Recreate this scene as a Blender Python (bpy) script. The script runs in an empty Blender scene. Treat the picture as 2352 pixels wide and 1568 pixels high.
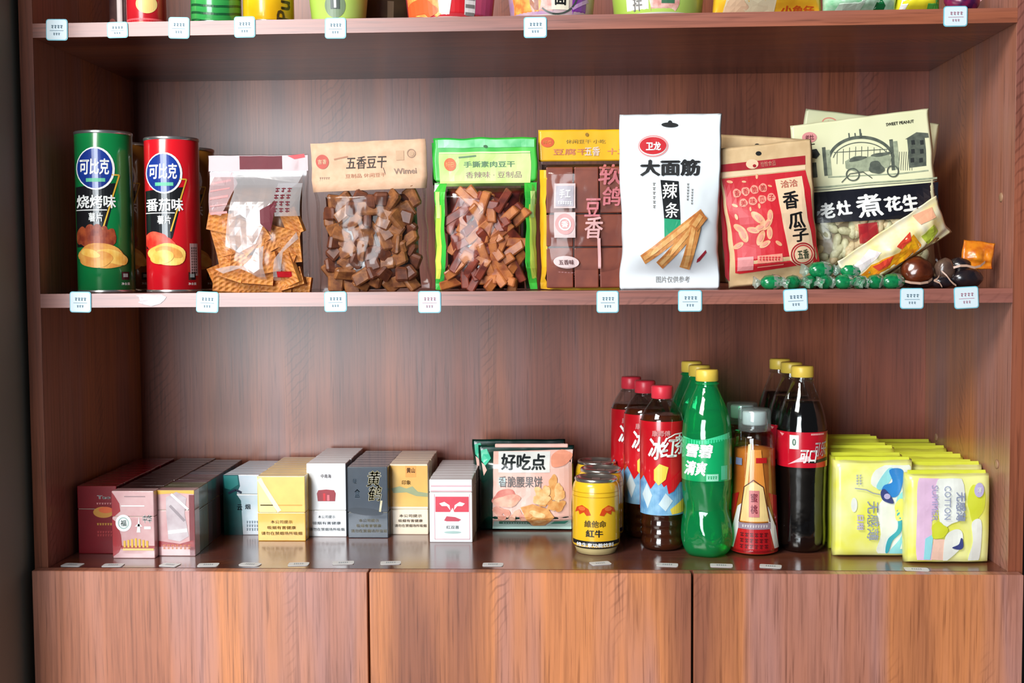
import bpy, bmesh, math, random
from mathutils import Vector, Matrix, noise
from mathutils.geometry import tessellate_polygon

SC = bpy.context.scene
C = SC.collection
random.seed(7)

# ---------------------------------------------------------------- camera, world, light, exposure
CAM = Vector((0.6801, -1.5311, 0.3830))
yaw, pit, rol, FPX = 0.0444, 0.0574, -0.0067, 2758.76
fw = Vector((-math.sin(yaw) * math.cos(pit), math.cos(yaw) * math.cos(pit), -math.sin(pit)))
rt = Vector((math.cos(yaw), math.sin(yaw), 0))
up = rt.cross(fw)
r2 = math.cos(rol) * rt + math.sin(rol) * up
u2 = -math.sin(rol) * rt + math.cos(rol) * up
cam_data = bpy.data.cameras.new('camera')
cam_data.sensor_width = 36.0
cam_data.lens = FPX / 2352.0 * 36.0
cam_data.clip_start = 0.02
cam = bpy.data.objects.new('camera', cam_data)
C.objects.link(cam)
M4 = Matrix((r2, u2, -fw)).transposed().to_4x4()
M4.translation = CAM
cam.matrix_world = M4
SC.camera = cam

world = bpy.data.worlds.new('room_ambient')
SC.world = world
world.use_nodes = True
bg = world.node_tree.nodes['Background']
bg.inputs[0].default_value = (0.80, 0.90, 1.0, 1)
bg.inputs[1].default_value = 0.05


def area(name, loc, target, sx, sy, power, col):
    l = bpy.data.lights.new(name, 'AREA')
    l.shape = 'RECTANGLE'; l.size = sx; l.size_y = sy; l.energy = power; l.color = col
    o = bpy.data.objects.new(name, l)
    C.objects.link(o)
    o.location = loc
    d = Vector(target) - Vector(loc)
    o.rotation_euler = d.to_track_quat('-Z', 'Y').to_euler()
    return o


# daylight through the shop's glass door, behind the camera and to its left
area('window_daylight', (-0.78, -3.6, 0.65), (-0.30, 0.2, 0.60), 1.5, 1.9, 114, (0.90, 0.96, 1.0))
# the shop's ceiling light panel, high in front of the cabinet and to the left
area('ceiling_lamp', (-0.60, -1.75, 1.80), (0.75, 0.1, 0.1), 1.0, 0.8, 60, (1.0, 0.955, 0.89))

SC.view_settings.view_transform = 'Standard'
SC.view_settings.look = 'None'
SC.view_settings.gamma = 1.0
SC.view_settings.use_curve_mapping = False
SC.view_settings.exposure = 0.24


# ---------------------------------------------------------------- helpers: colour and material
def S(r, g, b):
    def f(c):
        c /= 255.0
        return c / 12.92 if c <= 0.04045 else ((c + 0.055) / 1.055) ** 2.4
    return (f(r), f(g), f(b), 1.0)


MATS = {}


def mat(name, col, rough=0.45, metal=0.0, spec=0.5, coat=0.0, var=0.12, scale=40.0, bump=0.0, col2=None, trans=0.0):
    """procedural principled material: a base colour with a little noise in it"""
    if name in MATS:
        return MATS[name]
    m = bpy.data.materials.new(name)
    m.use_nodes = True
    nt = m.node_tree
    b = nt.nodes['Principled BSDF']
    c1 = S(*col)
    c2 = S(*col2) if col2 else tuple([max(0, x * (1 - var)) for x in c1[:3]] + [1])
    tc = nt.nodes.new('ShaderNodeTexCoord')
    nz = nt.nodes.new('ShaderNodeTexNoise')
    nz.inputs['Scale'].default_value = scale
    nz.inputs['Detail'].default_value = 3
    nt.links.new(tc.outputs['Object'], nz.inputs['Vector'])
    rp = nt.nodes.new('ShaderNodeValToRGB')
    rp.color_ramp.elements[0].position = 0.35
    rp.color_ramp.elements[1].position = 0.65
    rp.color_ramp.elements[0].color = c1
    rp.color_ramp.elements[1].color = c2
    nt.links.new(nz.outputs['Fac'], rp.inputs['Fac'])
    nt.links.new(rp.outputs['Color'], b.inputs['Base Color'])
    b.inputs['Roughness'].default_value = rough
    b.inputs['Metallic'].default_value = metal
    b.inputs['Specular IOR Level'].default_value = spec
    b.inputs['Coat Weight'].default_value = coat
    b.inputs['Coat Roughness'].default_value = 0.08
    b.inputs['Transmission Weight'].default_value = trans
    if bump:
        bn = nt.nodes.new('ShaderNodeBump')
        bn.inputs['Strength'].default_value = bump
        bn.inputs['Distance'].default_value = 0.002
        nt.links.new(nz.outputs['Fac'], bn.inputs['Height'])
        nt.links.new(bn.outputs['Normal'], b.inputs['Normal'])
    MATS[name] = m
    return m


def film(name, tint=(255, 255, 255), gloss=0.16, rough=0.10, body=0.0, bodycol=None):
    """thin clear plastic: transparent, a share of gloss, optionally a share of dyed body"""
    if name in MATS:
        return MATS[name]
    m = bpy.data.materials.new(name)
    m.use_nodes = True
    nt = m.node_tree
    nt.nodes.remove(nt.nodes['Principled BSDF'])
    out = nt.nodes['Material Output']
    tr = nt.nodes.new('ShaderNodeBsdfTransparent')
    tr.inputs[0].default_value = S(*tint)
    gl = nt.nodes.new('ShaderNodeBsdfGlossy')
    gl.inputs['Color'].default_value = (1, 1, 1, 1)
    gl.inputs['Roughness'].default_value = rough
    tc = nt.nodes.new('ShaderNodeTexCoord')
    nz = nt.nodes.new('ShaderNodeTexNoise')
    nz.inputs['Scale'].default_value = 60
    nt.links.new(tc.outputs['Object'], nz.inputs['Vector'])
    bn = nt.nodes.new('ShaderNodeBump')
    bn.inputs['Strength'].default_value = 0.25
    bn.inputs['Distance'].default_value = 0.002
    nt.links.new(nz.outputs['Fac'], bn.inputs['Height'])
    nt.links.new(bn.outputs['Normal'], gl.inputs['Normal'])
    last = tr.outputs[0]
    if body:
        df = nt.nodes.new('ShaderNodeBsdfDiffuse')
        df.inputs[0].default_value = S(*(bodycol or tint))
        tl = nt.nodes.new('ShaderNodeBsdfTranslucent')
        tl.inputs[0].default_value = S(*(bodycol or tint))
        a2 = nt.nodes.new('ShaderNodeMixShader'); a2.inputs[0].default_value = 0.4
        nt.links.new(df.outputs[0], a2.inputs[1]); nt.links.new(tl.outputs[0], a2.inputs[2])
        mx = nt.nodes.new('ShaderNodeMixShader'); mx.inputs[0].default_value = body
        nt.links.new(last, mx.inputs[1]); nt.links.new(a2.outputs[0], mx.inputs[2])
        last = mx.outputs[0]
    lw = nt.nodes.new('ShaderNodeLayerWeight'); lw.inputs['Blend'].default_value = 0.25
    ma = nt.nodes.new('ShaderNodeMath'); ma.operation = 'MULTIPLY_ADD'
    ma.inputs[1].default_value = 0.26; ma.inputs[2].default_value = gloss
    ma.use_clamp = True
    nt.links.new(lw.outputs['Fresnel'], ma.inputs[0])
    m2 = nt.nodes.new('ShaderNodeMixShader')
    nt.links.new(ma.outputs[0], m2.inputs[0])
    nt.links.new(last, m2.inputs[1]); nt.links.new(gl.outputs[0], m2.inputs[2])
    nt.links.new(m2.outputs[0], out.inputs['Surface'])
    MATS[name] = m
    return m


REDDISH = ((112, 54, 42), (156, 84, 62), (156, 98, 88), (176, 102, 72), (124, 64, 50))
ORANGEY = ((126, 74, 54), (164, 104, 78), (164, 116, 106), (188, 120, 76), (140, 86, 64))


def wood(name, across, along, seed=0.0, bright=1.0, rough=0.33, pal=REDDISH, coat=0.4):
    """wood-grain laminate; grain runs along one world axis, planks follow the other"""
    m = bpy.data.materials.new(name)
    m.use_nodes = True
    nt = m.node_tree
    N, L = nt.nodes, nt.links
    b = N['Principled BSDF']
    tc = N.new('ShaderNodeTexCoord')
    sp = N.new('ShaderNodeSeparateXYZ')
    L.new(tc.outputs['Object'], sp.inputs[0])

    def vec(sa, sl, off):
        ma = N.new('ShaderNodeMath'); ma.operation = 'MULTIPLY_ADD'
        ma.inputs[1].default_value = sa; ma.inputs[2].default_value = off + seed
        L.new(sp.outputs[across], ma.inputs[0])
        ml = N.new('ShaderNodeMath'); ml.operation = 'MULTIPLY_ADD'
        ml.inputs[1].default_value = sl; ml.inputs[2].default_value = off * 1.7 + seed
        L.new(sp.outputs[along], ml.inputs[0])
        cb = N.new('ShaderNodeCombineXYZ')
        L.new(ma.outputs[0], cb.inputs[0]); L.new(ml.outputs[0], cb.inputs[1])
        return cb.outputs[0]

    def nz(sa, sl, off, det=4, rough_=0.55, dist=0.0):
        n = N.new('ShaderNodeTexNoise')
        n.inputs['Scale'].default_value = 1.0
        n.inputs['Detail'].default_value = det
        n.inputs['Roughness'].default_value = rough_
        n.inputs['Distortion'].default_value = dist
        L.new(vec(sa, sl, off), n.inputs['Vector'])
        return n.outputs['Fac']

    def ramp(fac, stops):
        r = N.new('ShaderNodeValToRGB')
        e = r.color_ramp.elements
        while len(e) > 1:
            e.remove(e[-1])
        e[0].position, e[0].color = stops[0][0], stops[0][1]
        for p_, c_ in stops[1:]:
            x = e.new(p_); x.color = c_
        L.new(fac, r.inputs['Fac'])
        return r.outputs['Color']

    def mix(a, b_, fac, mode='MIX'):
        x = N.new('ShaderNodeMix'); x.data_type = 'RGBA'; x.blend_type = mode
        if isinstance(fac, float):
            x.inputs['Factor'].default_value = fac
        else:
            L.new(fac, x.inputs['Factor'])
        L.new(a, x.inputs[6])
        if isinstance(b_, tuple):
            x.inputs[7].default_value = b_
        else:
            L.new(b_, x.inputs[7])
        return x.outputs[2]

    def sc(c):
        return tuple([min(1, v * bright) for v in S(*c)[:3]] + [1])
    bands = ramp(nz(6.5, 0.45, 3.1, 3, 0.5), [(p_, sc(c_)) for p_, c_ in zip((0.30, 0.40, 0.49, 0.57, 0.68), pal)])
    grain = ramp(nz(240, 6, 11.3, 5, 0.6, 0.3), [(0.30, (0.55, 0.50, 0.48, 1)), (0.52, (1, 1, 1, 1)), (0.75, (1.16, 1.13, 1.10, 1))])
    col = mix(bands, grain, 0.75, 'MULTIPLY')
    pores = ramp(nz(330, 9, 23.9, 3, 0.5), [(0.58, (1, 1, 1, 1)), (0.70, (0.46, 0.40, 0.38, 1))])
    col = mix(col, pores, 0.7, 'MULTIPLY')
    blot = ramp(nz(4, 1.6, 41.0, 4, 0.6), [(0.35, (0.80, 0.76, 0.76, 1)), (0.6, (1.08, 1.04, 1.0, 1))])
    col = mix(col, blot, 0.8, 'MULTIPLY')
    # saw marks: short slanted strokes in patches of some planks
    w = N.new('ShaderNodeTexWave')
    w.inputs['Scale'].default_value = 1.0
    w.inputs['Distortion'].default_value = 5.0
    w.inputs['Detail'].default_value = 3.0
    rot = N.new('ShaderNodeVectorRotate'); rot.rotation_type = 'Z_AXIS'; rot.inputs['Angle'].default_value = 0.95
    L.new(vec(36, 24, 0.0), rot.inputs['Vector'])
    L.new(rot.outputs[0], w.inputs['Vector'])
    saw = ramp(w.outputs['Fac'], [(0.02, (0.5, 0.45, 0.44, 1)), (0.22, (1, 1, 1, 1))])
    msk = ramp(nz(11, 1.3, 77.0, 2, 0.4), [(0.58, (0, 0, 0, 1)), (0.65, (0.6, 0.6, 0.6, 1))])
    col = mix(col, saw, msk, 'MULTIPLY') if False else mix(col, mix(col, saw, 1.0, 'MULTIPLY'), msk)
    L.new(col, b.inputs['Base Color'])
    b.inputs['Roughness'].default_value = rough
    b.inputs['Specular IOR Level'].default_value = 0.5
    b.inputs['Coat Weight'].default_value = coat
    b.inputs['Coat Roughness'].default_value = rough + 0.05
    bn = N.new('ShaderNodeBump')
    bn.inputs['Strength'].default_value = 0.06
    bn.inputs['Distance'].default_value = 0.0006
    L.new(pores, bn.inputs['Height'])
    L.new(bn.outputs['Normal'], b.inputs['Normal'])
    return m


# ---------------------------------------------------------------- helpers: objects and meshes
def thing(name, label, cat, loc=(0, 0, 0), rot=(0, 0, 0), group=None):
    o = bpy.data.objects.new(name, None)
    o.empty_display_size = 0.02
    C.objects.link(o)
    o.location = loc
    o.rotation_euler = rot
    tag(o, label, cat, group)
    return o


def tag(o, label, cat, group=None):
    o['label'] = label
    o['category'] = cat
    if group:
        o['group'] = group
    return o


def obj(name, me, parent=None, loc=None, rot=None, scale=None):
    o = bpy.data.objects.new(name, me)
    C.objects.link(o)
    if parent:
        o.parent = parent
    if loc is not None:
        o.location = loc
    if rot is not None:
        o.rotation_euler = rot
    if scale is not None:
        o.scale = scale
    return o


def mesh(name, verts, faces, m, smooth=True):
    me = bpy.data.meshes.new(name)
    me.from_pydata([tuple(v) for v in verts], [], faces)
    me.materials.append(m)
    if smooth:
        me.polygons.foreach_set('use_smooth', [True] * len(me.polygons))
    me.update()
    return me


def bm_mesh(name, bm, m, smooth=True):
    me = bpy.data.meshes.new(name)
    bm.to_mesh(me)
    bm.free()
    me.materials.append(m)
    if smooth:
        me.polygons.foreach_set('use_smooth', [True] * len(me.polygons))
    return me


def box(name, x0, x1, y0, y1, z0, z1, m, bev=0.0, seg=2, smooth=False):
    bm = bmesh.new()
    bmesh.ops.create_cube(bm, size=1.0)
    for v in bm.verts:
        v.co = Vector((x0 + (v.co.x + .5) * (x1 - x0), y0 + (v.co.y + .5) * (y1 - y0), z0 + (v.co.z + .5) * (z1 - z0)))
    if bev:
        bmesh.ops.bevel(bm, geom=list(bm.edges), offset=bev, segments=seg, affect='EDGES', profile=0.5)
    me = bm_mesh(name, bm, m, smooth=smooth)
    return me


def lathe(name, prof, m, seg=48, mod=None):
    """profile of (radius, height) from bottom to top, turned about z"""
    vs, fs, rings = [], [], []
    for r, z in prof:
        if r < 1e-6:
            vs.append((0, 0, z)); rings.append([len(vs) - 1])
        else:
            ring = []
            for k in range(seg):
                a = 2 * math.pi * k / seg
                rr = r * (mod(a, z) if mod else 1.0)
                vs.append((rr * math.sin(a), -rr * math.cos(a), z)); ring.append(len(vs) - 1)
            rings.append(ring)
    for a, b_ in zip(rings, rings[1:]):
        if len(a) == 1 and len(b_) == 1:
            continue
        for k in range(seg):
            k2 = (k + 1) % seg
            if len(a) == 1:
                fs.append((a[0], b_[k2], b_[k]))
            elif len(b_) == 1:
                fs.append((a[k], a[k2], b_[0]))
            else:
                fs.append((a[k], a[k2], b_[k2], b_[k]))
    return mesh(name, vs, fs, m)


def smooth_prof(pts, n=5):
    """Catmull-Rom through profile points"""
    out = []
    for i in range(len(pts) - 1):
        p0 = pts[max(i - 1, 0)]; p1 = pts[i]; p2 = pts[i + 1]; p3 = pts[min(i + 2, len(pts) - 1)]
        for k in range(n):
            t = k / n
            q = []
            for j in (0, 1):
                q.append(0.5 * (2 * p1[j] + (p2[j] - p0[j]) * t + (2 * p0[j] - 5 * p1[j] + 4 * p2[j] - p3[j]) * t * t
                                + (3 * p1[j] - p0[j] - 3 * p2[j] + p3[j]) * t ** 3))
            out.append((max(q[0], 0.0), q[1]))
    out.append(pts[-1])
    return out


def rad_at(prof, z):
    for (r0, z0), (r1, z1) in zip(prof, prof[1:]):
        if z0 <= z <= z1 and z1 > z0:
            return r0 + (r1 - r0) * (z - z0) / (z1 - z0)
    return prof[-1][0] if z > prof[-1][1] else prof[0][0]


def sstep(a, b_, x):
    t = min(1, max(0, (x - a) / (b_ - a)))
    return t * t * (3 - 2 * t)


_TXT = {}


def text2d(s, bold=0.0):
    """outline of a string in the built-in font as flat triangles, normalised to a unit box"""
    k = (s, bold)
    if k in _TXT:
        return _TXT[k]
    cu = bpy.data.curves.new('t', 'FONT')
    cu.body = s
    cu.resolution_u = 2
    cu.fill_mode = 'FRONT'
    o = bpy.data.objects.new('t', cu)
    C.objects.link(o)
    dg = bpy.context.evaluated_depsgraph_get()
    me = bpy.data.meshes.new_from_object(o.evaluated_get(dg))
    vs = [(v.co.x, v.co.y) for v in me.vertices]
    fs = [tuple(p.vertices) for p in me.polygons]
    bpy.data.objects.remove(o)
    bpy.data.curves.remove(cu)
    bpy.data.meshes.remove(me)
    if bold and vs:
        v0, f0 = vs, fs
        vs, fs = [], []
        for dx, dy in ((-1, 0), (1, 0), (0, -.7), (0, .7)):
            k0 = len(vs)
            vs += [(x + dx * bold, y + dy * bold) for x, y in v0]
            fs += [tuple(i + k0 for i in f) for f in f0]
    if vs:
        x0 = min(v[0] for v in vs); x1 = max(v[0] for v in vs)
        y0 = min(v[1] for v in vs); y1 = max(v[1] for v in vs)
        vs = [((v[0] - x0) / (x1 - x0 + 1e-9) - .5, (v[1] - y0) / (y1 - y0 + 1e-9) - .5) for v in vs]
    _TXT[k] = (vs, fs)
    return _TXT[k]


class Art:
    """print layout: a drawing frame given by its top-left, top-right and bottom-left corners"""

    def __init__(s, TL, TR, BL):
        s.o = BL
        s.e1 = (TR[0] - TL[0], TR[1] - TL[1])
        s.e2 = (TL[0] - BL[0], TL[1] - BL[1])
        s.det = s.e1[0] * s.e2[1] - s.e1[1] * s.e2[0]
        s.w = math.hypot(*s.e1)
        s.h = math.hypot(*s.e2)

    def __call__(s, x, y):
        dx, dy = x - s.o[0], y - s.o[1]
        return ((dx * s.e2[1] - dy * s.e2[0]) / s.det, (s.e1[0] * dy - s.e1[1] * dx) / s.det)


def frame(l, t, r, b):
    return Art((l, t), (r, t), (l, b))


class Print:
    """flat print laid on a surface: shapes drawn in the art frame, carried onto the surface by M(u, v, off)"""

    def __init__(s, parent, M, art, du=0.06, dv=0.06, off=0.0004, clip=None):
        s.p, s.M, s.a, s.du, s.dv, s.off, s.clip = parent, M, art, du, dv, off, clip
        s.items = {}
        s.soft = False          # True: corners of polygons are rounded

    def add(s, name, m, vs, fs, layer):
        s.items.setdefault((name, m.name), []).append((vs, fs, layer))

    def uv(s, pts):
        return [s.a(x, y) for x, y in pts]

    def poly(s, name, m, pts, layer=1):
        if s.soft and len(pts) > 4:
            q = []
            n = len(pts)
            for i in range(n):
                a, b_, c, d = pts[i - 1], pts[i], pts[(i + 1) % n], pts[(i + 2) % n]
                for k in range(5):
                    t = k / 5
                    q.append(tuple(0.5 * (2 * b_[j] + (c[j] - a[j]) * t + (2 * a[j] - 5 * b_[j] + 4 * c[j] - d[j]) * t * t + (3 * b_[j] - a[j] - 3 * c[j] + d[j]) * t ** 3) for j in (0, 1)))
            pts = q
        vs = s.uv(pts)
        tr = tessellate_polygon([[Vector((x, y, 0)) for x, y in vs]])
        s.add(name, m, vs, [tuple(t) for t in tr], layer)

    def rect(s, name, m, x0, y0, x1, y1, layer=1):
        """edges follow the art frame"""
        cx, cy = (x0 + x1) / 2, (y0 + y1) / 2
        u, v = s.a(cx, cy)
        a, b_ = abs(x1 - x0) / 2 / s.a.w, abs(y1 - y0) / 2 / s.a.h
        s.add(name, m, [(u - a, v - b_), (u + a, v - b_), (u + a, v + b_), (u - a, v + b_)], [(0, 1, 2, 3)], layer)

    def ell(s, name, m, cx, cy, rx, ry, layer=1, ang=0.0, n=28, wob=0.0):
        pts = []
        ph = random.random() * 6
        for k in range(n):
            t = 2 * math.pi * k / n
            w = 1 + wob * math.sin(3 * t + ph) + wob * 0.6 * math.sin(5 * t + 2 * ph)
            x, y = rx * w * math.cos(t), ry * w * math.sin(t)
            pts.append((cx + x * math.cos(ang) - y * math.sin(ang), cy + x * math.sin(ang) + y * math.cos(ang)))
        vs = s.uv(pts)
        s.add(name, m, vs, [tuple(range(n))], layer)

    def ring(s, name, m, cx, cy, rx, ry, w, layer=1, n=32, a0=0.0, a1=2 * math.pi):
        vs, fs = [], []
        for k in range(n + 1):
            t = a0 + (a1 - a0) * k / n
            vs.append(s.a(cx + rx * math.cos(t), cy + ry * math.sin(t)))
            vs.append(s.a(cx + (rx - w) * math.cos(t), cy + (ry - w) * math.sin(t)))
        for k in range(n):
            fs.append((2 * k, 2 * k + 1, 2 * k + 3, 2 * k + 2))
        s.add(name, m, vs, fs, layer)

    def line(s, name, m, pts, w, layer=1):
        for (xa, ya), (xb, yb) in zip(pts, pts[1:]):
            d = math.hypot(xb - xa, yb - ya) or 1
            nx, ny = -(yb - ya) / d * w / 2, (xb - xa) / d * w / 2
            s.add(name, m, s.uv([(xa + nx, ya + ny), (xb + nx, yb + ny), (xb - nx, yb - ny), (xa - nx, ya - ny)]), [(0, 1, 2, 3)], layer)

    def text(s, name, m, body, cx, cy, w, h, layer=2, bold=0.02, rot=0.0, shear=0.0):
        tv, tf = text2d(body, bold)
        u, v = s.a(cx, cy)
        c_, s_ = math.cos(rot), math.sin(rot)
        vs = []
        for x, y in tv:
            x = x * w + shear * y * h
            y = y * h
            x, y = x * c_ - y * s_, x * s_ + y * c_
            vs.append((u + x / s.a.w, v + y / s.a.h))
        s.add(name, m, vs, tf, layer)

    def blurb(s, name, m, cx, cy, w, h, rows=1, n=8, layer=2):
        """lines of lettering too small to read: a run of little strokes"""
        rh = h / rows
        for r in range(rows):
            yc = cy - h / 2 + rh * (r + .5)
            cw = w / n
            for k in range(n):
                xc = cx - w / 2 + cw * (k + .5)
                q = random.random()
                s.rect(name, m, xc - cw * .36, yc - rh * .30, xc + cw * .36, yc - rh * .14, layer)
                s.rect(name, m, xc - cw * .30, yc + rh * .08, xc + cw * (.1 + .25 * q), yc + rh * .26, layer)
                s.rect(name, m, xc - cw * .10, yc - rh * .34, xc + cw * .06, yc + rh * .34, layer)

    def build(s):
        made = []
        todo = []
        for (name, mn), lst in s.items.items():
            # shapes that lie apart become parts of their own
            bx = []
            for vs, fs, layer in lst:
                q = [s.M(x, y, 0) for x, y in vs]
                bx.append(([min(c[i] for c in q) for i in range(3)], [max(c[i] for c in q) for i in range(3)]))
            grp = list(range(len(lst)))

            def root(i):
                while grp[i] != i:
                    i = grp[i]
                return i
            for i in range(len(lst)):
                for j in range(i):
                    if all(bx[i][0][k] - bx[j][1][k] < 0.004 and bx[j][0][k] - bx[i][1][k] < 0.004 for k in range(3)):
                        grp[root(i)] = root(j)
            cl = {}
            for i in range(len(lst)):
                cl.setdefault(root(i), []).append(lst[i])
            todo += [((name, mn), c) for c in cl.values()]
        for (name, mn), lst in todo:
            bm = bmesh.new()
            lay = bm.verts.layers.float.new('lay')
            for vs, fs, layer in lst:
                bv = []
                for x, y in vs:
                    q = bm.verts.new((x, y, 0)); q[lay] = layer; bv.append(q)
                for f in fs:
                    try:
                        bm.faces.new([bv[i] for i in f])
                    except ValueError:
                        pass
            us = [v.co.x for v in bm.verts]; vv = [v.co.y for v in bm.verts]
            if s.clip:
                for co, no in (((s.clip[0], 0, 0), (-1, 0, 0)), ((s.clip[1], 0, 0), (1, 0, 0)), ((0, s.clip[2], 0), (0, -1, 0)), ((0, s.clip[3], 0), (0, 1, 0))):
                    bmesh.ops.bisect_plane(bm, geom=bm.verts[:] + bm.edges[:] + bm.faces[:], plane_co=co, plane_no=no, clear_outer=True)
                if not bm.faces:
                    bm.free(); continue
            for ax, lo, hi, st in ((0, min(us), max(us), s.du), (1, min(vv), max(vv), s.dv)):
                k = math.floor(lo / st) + 1
                while k * st < hi:
                    co = [0, 0, 0]; no = [0, 0, 0]; co[ax] = k * st; no[ax] = 1
                    bmesh.ops.bisect_plane(bm, geom=bm.verts[:] + bm.edges[:] + bm.faces[:], plane_co=co, plane_no=no)
                    k += 1
            for v in bm.verts:
                v.co = s.M(v.co.x, v.co.y, s.off * v[lay])
            bmesh.ops.recalc_face_normals(bm, faces=bm.faces)
            bad = [f for f in bm.faces if f.calc_area() < 1e-12]
            if bad:
                bmesh.ops.delete(bm, geom=bad, context='FACES')
            me = bm_mesh(name, bm, bpy.data.materials[mn], smooth=False)
            made.append(obj(name, me, s.p))
        s.items = {}
        return made


def flatM(w, h, yf, z0=0.0):
    return lambda u, v, off: Vector(((u - .5) * w, yf - off, z0 + v * h))


def cylM(prof, z0, z1, turn=0.0):
    """art frame = the silhouette of a turned body seen from the front"""
    def M(u, v, off):
        z = z0 + (z1 - z0) * v
        a = math.asin(max(-1, min(1, 2 * u - 1))) + turn
        r = rad_at(prof, z) + off
        return Vector((r * math.sin(a), -r * math.cos(a), z))
    return M


def face_cam(x, y):
    return math.atan2(CAM.x - x, y - CAM.y)


def dup(root, loc=None, rotz=None, label=None, group=None, parent=None):
    r = root.copy()
    C.objects.link(r)
    r.parent = parent
    if loc is not None:
        r.location = loc
    if rotz is not None:
        r.rotation_euler = (r.rotation_euler[0], r.rotation_euler[1], rotz)
    if label:
        r['label'] = label
    if group:
        r['group'] = group
    for ch in list(root.children):
        dup(ch, parent=r)
    return r


# ================================================================ THE SETTING
W, D, T = 1.24, 0.36, 0.018
Z1, Z2 = 0.3412, 0.6871          # undersides of the middle and the upper shelf
Z3 = Z2 + 0.346
ZF = -0.62                       # floor


def struct(name, me):
    o = obj(name, me)
    o['kind'] = 'structure'
    return o


struct('floor', box('floor', -2.4, 3.2, -4.6, 0.5, ZF - 0.05, ZF, mat('floor_tile', (120, 112, 104), 0.4, var=0.2, scale=3)))
struct('wall_back', box('wall_back', -0.12, 3.2, 0.44, 0.54, ZF, 2.3, mat('dark_wall', (34, 38, 42), 0.6, var=0.25, scale=2.5)))

struct('wall_left', box('wall_left', -2.4, -0.026, -0.21, 0.44, ZF, 2.3, mat('grey_wall', (150, 152, 148), 0.6, var=0.25, scale=2.5)))

WX = wood('wood_back', 0, 2, seed=0.0, bright=0.92)
WD = wood('wood_doors', 0, 2, seed=5.2, bright=1.22, pal=ORANGEY)
WS = wood('wood_sides', 1, 2, seed=2.3, bright=1.0, pal=ORANGEY)
WH = wood('wood_boards', 1, 0, seed=8.1, bright=0.72, rough=0.24)
WB_ = wood('wood_base_shaded', 1, 0, seed=4.4, bright=0.42, rough=0.17)  # same laminate, colour darkened for the shade under the shelf
WE = wood('wood_edges', 2, 0, seed=3.7, bright=0.86, rough=0.30, coat=1.0)
WP = wood('wood_panel_edges', 0, 2, seed=6.6, bright=0.80, rough=0.30)
DARK = mat('dark_gap', (28, 20, 18), 0.7)

cab = thing('display_cabinet', 'brown wood-grain shop cabinet with open shelves above three doors', 'cabinet', (0, 0, 0))
for x0, x1 in ((-T, 0), (W, W + T)):
    obj('side_panel', box('side_panel', x0, x1, 0.0008, D, ZF + 0.06, Z3 + T, WS, 0.0008, 1), cab)
    obj('edge_band', box('edge_band', x0, x1, -0.0004, 0.0008, ZF + 0.06, Z3 + T, WP), cab)
obj('back_panel', box('back_panel', -T, W + T, D, D + 0.009, ZF + 0.06, Z3 + T, WX), cab)
for z in (Z1, Z2, Z3):
    sh = obj('shelf', box('shelf', 0, W, 0.001, D, z, z + T, WH, 0.0008, 1), cab)
    obj('edge_band', box('edge_band', 0, W, -0.0006, 0.001, z, z + T, WE), sh)
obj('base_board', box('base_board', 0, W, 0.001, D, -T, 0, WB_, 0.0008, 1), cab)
obj('plinth', box('plinth', -T, W + T, 0.03, 0.05, ZF, ZF + 0.06, DARK), cab)
obj('bottom_panel', box('bottom_panel', 0, W, 0.001, D, ZF + 0.06, ZF + 0.078, WS), cab)
for x0, x1 in ((-0.0135, 0.4245), (0.4275, 0.8385), (0.8415, 1.2525)):
    obj('door', box('door', x0, x1, -0.020, -0.002, ZF + 0.065, 0.0005, WD, 0.0008, 1), cab)
cap = lathe('screw_cap', [(0.0, 0.0), (0.0062, 0.0), (0.0062, 0.0006), (0.0045, 0.0016), (0, 0.0018)], mat('screw_cap', (168, 130, 100), 0.4), 20)
for yy, zz in ((0.045, 0.130), (0.300, 0.130), (0.045, 0.475), (0.300, 0.475)):
    obj('screw_cap', cap, cab, (W, yy, zz), (0, -math.pi / 2, 0))

# ================================================================ COMMON COLOURS
WHITE = mat('white_print', (240, 242, 240), 0.4, var=0.04)
BLACK = mat('black_print', (22, 22, 24), 0.4)
GREYP = mat('grey_print', (120, 118, 116), 0.5)
REDP = mat('red_print', (205, 28, 40), 0.4)
PINKP = mat('pink_print', (226, 150, 150), 0.45)
GOLDP = mat('gold_print', (226, 180, 60), 0.4)
CREAM = mat('cream_paper', (236, 214, 178), 0.6)
METAL = mat('tin_rim', (200, 202, 204), 0.25, metal=0.9)
CLEAR = film('clear_film', gloss=0.018, rough=0.14)
CLEAR2 = film('crinkled_film', gloss=0.03, rough=0.18)
ZM = Z1 + T                      # top of the middle shelf

# ================================================================ PRICE TAGS
TAGW = mat('tag_white', (212, 228, 236), 0.35, var=0.03)
TAGB = mat('tag_blue_rim', (120, 196, 214), 0.4)
TAGT = mat('tag_text', (120, 150, 168), 0.5)
TAGR = mat('tag_text_red', (196, 140, 160), 0.5)


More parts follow.
